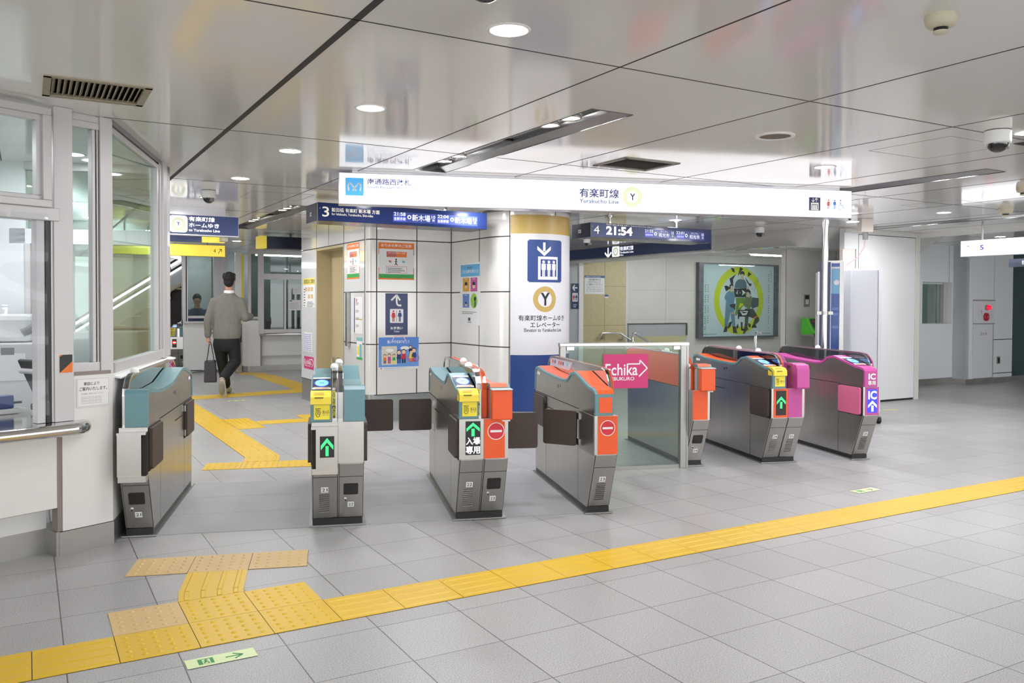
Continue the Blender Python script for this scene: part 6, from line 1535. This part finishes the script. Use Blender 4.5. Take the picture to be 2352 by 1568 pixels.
limb(m, [(-.165, 0, 1.43), (-.245, -.03, 1.17), (-.262, .02, .90)], [.05, .042, .028], SKIN); limb(m, [(.225, 0, 1.43), (.288, -.03, 1.19), (.33, .19, 1.21)], [.05, .042, .028], SKIN)
limb(m, [(-.085, 0, .85), (-.065, .10, .50), (-.05, .27, .12)], [.08, .05, .04], SKIN); limb(m, [(.11, 0, .85), (.15, .0, .50), (.03, -.30, .30)], [.08, .05, .04], SKIN)
hand(m, (-.262, .02, .91), (.02, .05, -1), (0, 1, 0), SKIN, (1, 0, 0.1)); hand(m, (.33, .18, 1.21), (.0, 1, .05), (-.3, 0, 1), SKIN, (-1, 0, 0))
fuse(m.build('body', t), .0065, 2)
EYE = mat('eye white', '#f0eeea', .3)
m = MB(); fx, fy = -math.sin(R(22)), math.cos(R(22))
for s in (-1, 1):
    c = (.055 + fx * .090 + s * .030 * fy, fy * .090 - s * .030 * fx, HZ + .005); ell(m, c, (.011, .009, .009), EYE, 22, 10, 6); ell(m, (c[0] + fx * .006, c[1] + fy * .006, c[2]), (.005, .005, .005), INK, 22, 8, 5)
m.build('eyes', t)
m = MB(); ell(m, (.055 + fx * .058, fy * .058, HZ - .062), (.062, .050, .048), WHITE, 22); m.build('face_mask', t)
HAIR = mat('black hair', '#131110', .5, bump=(220, .5))
m = MB(); ell(m, (.056, -.012, HZ + .028), (.092, .106, .100), HAIR, 22); ell(m, (.060, -.05, HZ - .028), (.078, .066, .085), HAIR, 22)
for k in range(26):
    a = R(-150 + k * 12); ell(m, (.056 + .075 * math.cos(a), -.02 + .088 * math.sin(a), HZ + .045 + .03 * math.sin(k * 2.1)), (.028, .026, .036), HAIR, k * 20, 8, 5)
fuse(m.build('hair', t), .009, 2)
SWT = mat('grey knit', '#7f7d75', .9, noise=(26, .16, 3, (1, 1, .6)), bump=(160, .5))
m = MB()
loft(m, [(.012, 0, .868, .198, .135), (.016, 0, .90, .206, .142), (.02, 0, .955, .212, .15), (.02, 0, 1.12, .205, .145), (.025, 0, 1.30, .215, .14), (.03, 0, 1.42, .218, .122), (.035, -.003, 1.495, .175, .10), (.045, -.005, 1.545, .105, .085), (.052, -.006, 1.572, .078, .075)], SWT)
limb(m, [(-.160, 0, 1.425), (-.205, -.015, 1.30), (-.252, -.03, 1.16), (-.266, .015, .925)], [.078, .070, .064, .052], SWT); limb(m, [(.222, 0, 1.425), (.262, -.015, 1.31), (.296, -.035, 1.19), (.335, .10, 1.20), (.338, .17, 1.21)], [.078, .070, .066, .056, .050], SWT)
fuse(m.build('sweater', t), .011, 5)
m = MB(); m.lathe([(.081, 1.545), (.074, 1.60), (.068, 1.606), (.066, 1.58)], WHITE, (.053, -.004, 0), 20); m.build('collar', t)
TRS = mat('black trousers', '#101214', .7)
m = MB(); loft(m, [(.018, 0, .90, .190, .125), (.018, 0, .84, .200, .135), (.02, .0, .74, .19, .13), (.02, .0, .68, .15, .11)], TRS)
limb(m, [(-.085, .0, .80), (-.070, .09, .52), (-.052, .24, .15)], [.108, .088, .070], TRS); limb(m, [(.115, .0, .80), (.142, .01, .52), (.035, -.27, .31)], [.108, .088, .072], TRS)
fuse(m.build('trousers', t), .012, 4)
SHO = mat('beige shoe', '#a29880', .7); SOLE = mat('pale sole', '#c9c3b2', .7)
m = MB(); m.tube([(.025, -.325, .285), (.02, -.315, .22), (.008, -.275, .14), (.0, -.215, .075), (-.002, -.15, .050)], [.038, .047, .048, .050, .036], SHO, 14); ell(m, (.02, -.315, .27), (.046, .048, .05), SHO); ell(m, (-.003, -.14, .048), (.045, .05, .034), SHO); sh = fuse(m.build('shoe', t), .009, 3)
m = MB(); m.prism([(.02 + .04 * math.cos(R(a)), .04 * math.sin(R(a)) + (.125 if math.sin(R(a)) > 0 else -.11)) for a in range(0, 360, 18)], 'z', -.008, .010, SOLE)
T4 = Matrix.Translation((.008, -.292, .145)) @ Matrix.Rotation(R(-58), 4, 'X'); 
for k in range(len(m.v)): m.v[k] = T4 @ m.v[k]
m.build('sole', sh)
m = MB(); m.tube([(-.05, .22, .075), (-.048, .30, .06), (-.045, .40, .05), (-.044, .46, .042)], [.045, .05, .05, .036], SHO, 14); fuse(m.build('shoe', t), .009, 3)
BAG = mat('dark grey bag', '#3d3a3f', .5)
t = thing('tote_bag', 'dark grey tote bag held in the left hand of the walking man', 'bag', Vector((-4.61, 12.84, .20)), 20)
m = MB(); m.add([(-.095, -.055, 0), (.095, -.055, 0), (.095, .055, 0), (-.095, .055, 0), (-.085, -.03, .335), (.085, -.03, .345), (.085, .03, .345), (-.085, .03, .335)], [(0, 3, 2, 1), (0, 1, 5, 4), (1, 2, 6, 5), (2, 3, 7, 6), (3, 0, 4, 7), (4, 5, 6, 7)], BAG); m.build('body', t, bevel=.02)
for y in (-.03, .03):
    m = MB(); m.tube([(-.055, y, .30), (-.03, y * .8, .46), (-.012, y * .3, .60), (0, 0, .625), (.012, y * .3, .60), (.035, y * .8, .46), (.06, y, .30)], .0065, mat('navy strap', '#1d2036', .6), 8); m.build('strap', t)
def bust(name, label, loc, rot, top, base, cloth, seated=True):
    t = thing('person', label, 'person', loc, rot); h = top - base
    m = MB(); ell(m, (0, 0, top - .12), (.078, .095, .115), SKIN); m.tube([(0, 0, top - .34), (0, 0, top - .18)], [.06, .055], SKIN)
    loft(m, [(0, 0, base, .17, .11), (0, 0, top - .60, .17, .11), (0, 0, top - .36, .16, .09), (0, 0, top - .29, .07, .06)], SKIN)
    limb(m, [(-.19, 0, top - .37), (-.24, .03, top - .62), (-.12, .22, top - .70)], [.05, .042, .03], SKIN); limb(m, [(.19, 0, top - .37), (.24, .03, top - .62), (.12, .22, top - .70)], [.05, .042, .03], SKIN)
    hand(m, (-.12, .20, top - .70), (.5, .8, 0), (.6, -.4, .3), SKIN, (0, .1, -1)); hand(m, (.12, .20, top - .70), (-.5, .8, 0), (-.6, -.4, .3), SKIN, (0, .1, -1))
    if not seated: limb(m, [(-.09, 0, base), (-.09, .02, base - .42), (-.09, 0, base - .80)], [.08, .055, .04], SKIN); limb(m, [(.09, 0, base), (.09, .05, base - .42), (.09, 0, base - .80)], [.08, .055, .04], SKIN)
    ell(m, (0, .10, top - .14), (.014, .02, .02), SKIN)
    fuse(m.build('body', t), .010, 2)
    m = MB(); ell(m, (0, -.012, top - .09), (.090, .104, .098), HAIR); ell(m, (0, -.05, top - .14), (.08, .06, .09), HAIR); fuse(m.build('hair', t), .012, 2)
    m = MB(); loft(m, [(0, 0, base - .04, .20, .14), (0, 0, top - .60, .20, .135), (0, 0, top - .38, .20, .115), (0, 0, top - .30, .10, .08)], cloth); limb(m, [(-.19, 0, top - .38), (-.245, .02, top - .62), (-.15, .16, top - .69)], [.07, .06, .045], cloth); limb(m, [(.19, 0, top - .38), (.245, .02, top - .62), (.15, .16, top - .69)], [.07, .06, .045], cloth)
    fuse(m.build('jacket', t), .014, 4)
    if not seated:
        m = MB(); loft(m, [(0, 0, base + .02, .18, .12), (0, 0, base - .15, .18, .12)], TRS); limb(m, [(-.09, 0, base - .08), (-.09, .03, base - .42), (-.09, 0, base - .84)], [.10, .08, .065], TRS); limb(m, [(.09, 0, base - .08), (.09, .05, base - .42), (.09, 0, base - .84)], [.10, .08, .065], TRS); fuse(m.build('trousers', t), .014, 3)
    return t
bust('clerk', 'person with dark hair sitting behind the glazed office window', U(3.06, 18.35, 0), 200, 1.60, .72, mat('clerk blue', '#3f4a66', .7))
m = MB(); m.tube([(0, 0, 0), (0, 0, .42)], .03, STEELD); m.lathe([(.25, 0), (.25, .03), (.05, .04)], STEELD); m.lathe([(.001, .42), (.2, .43), (.2, .70), (.001, .71)], mat('seat blue', '#3a4154', .7)); tag(m.build('office_stool', loc=U(3.06, 18.35)), 'stool under the person behind the glazed office window', 'stool')
bust('rider', 'person in dark clothes riding the far escalator', Vector((-9.75, 23.65, 0)), -90, 2.86, 2.0, mat('rider black', '#1d1d20', .7), False)
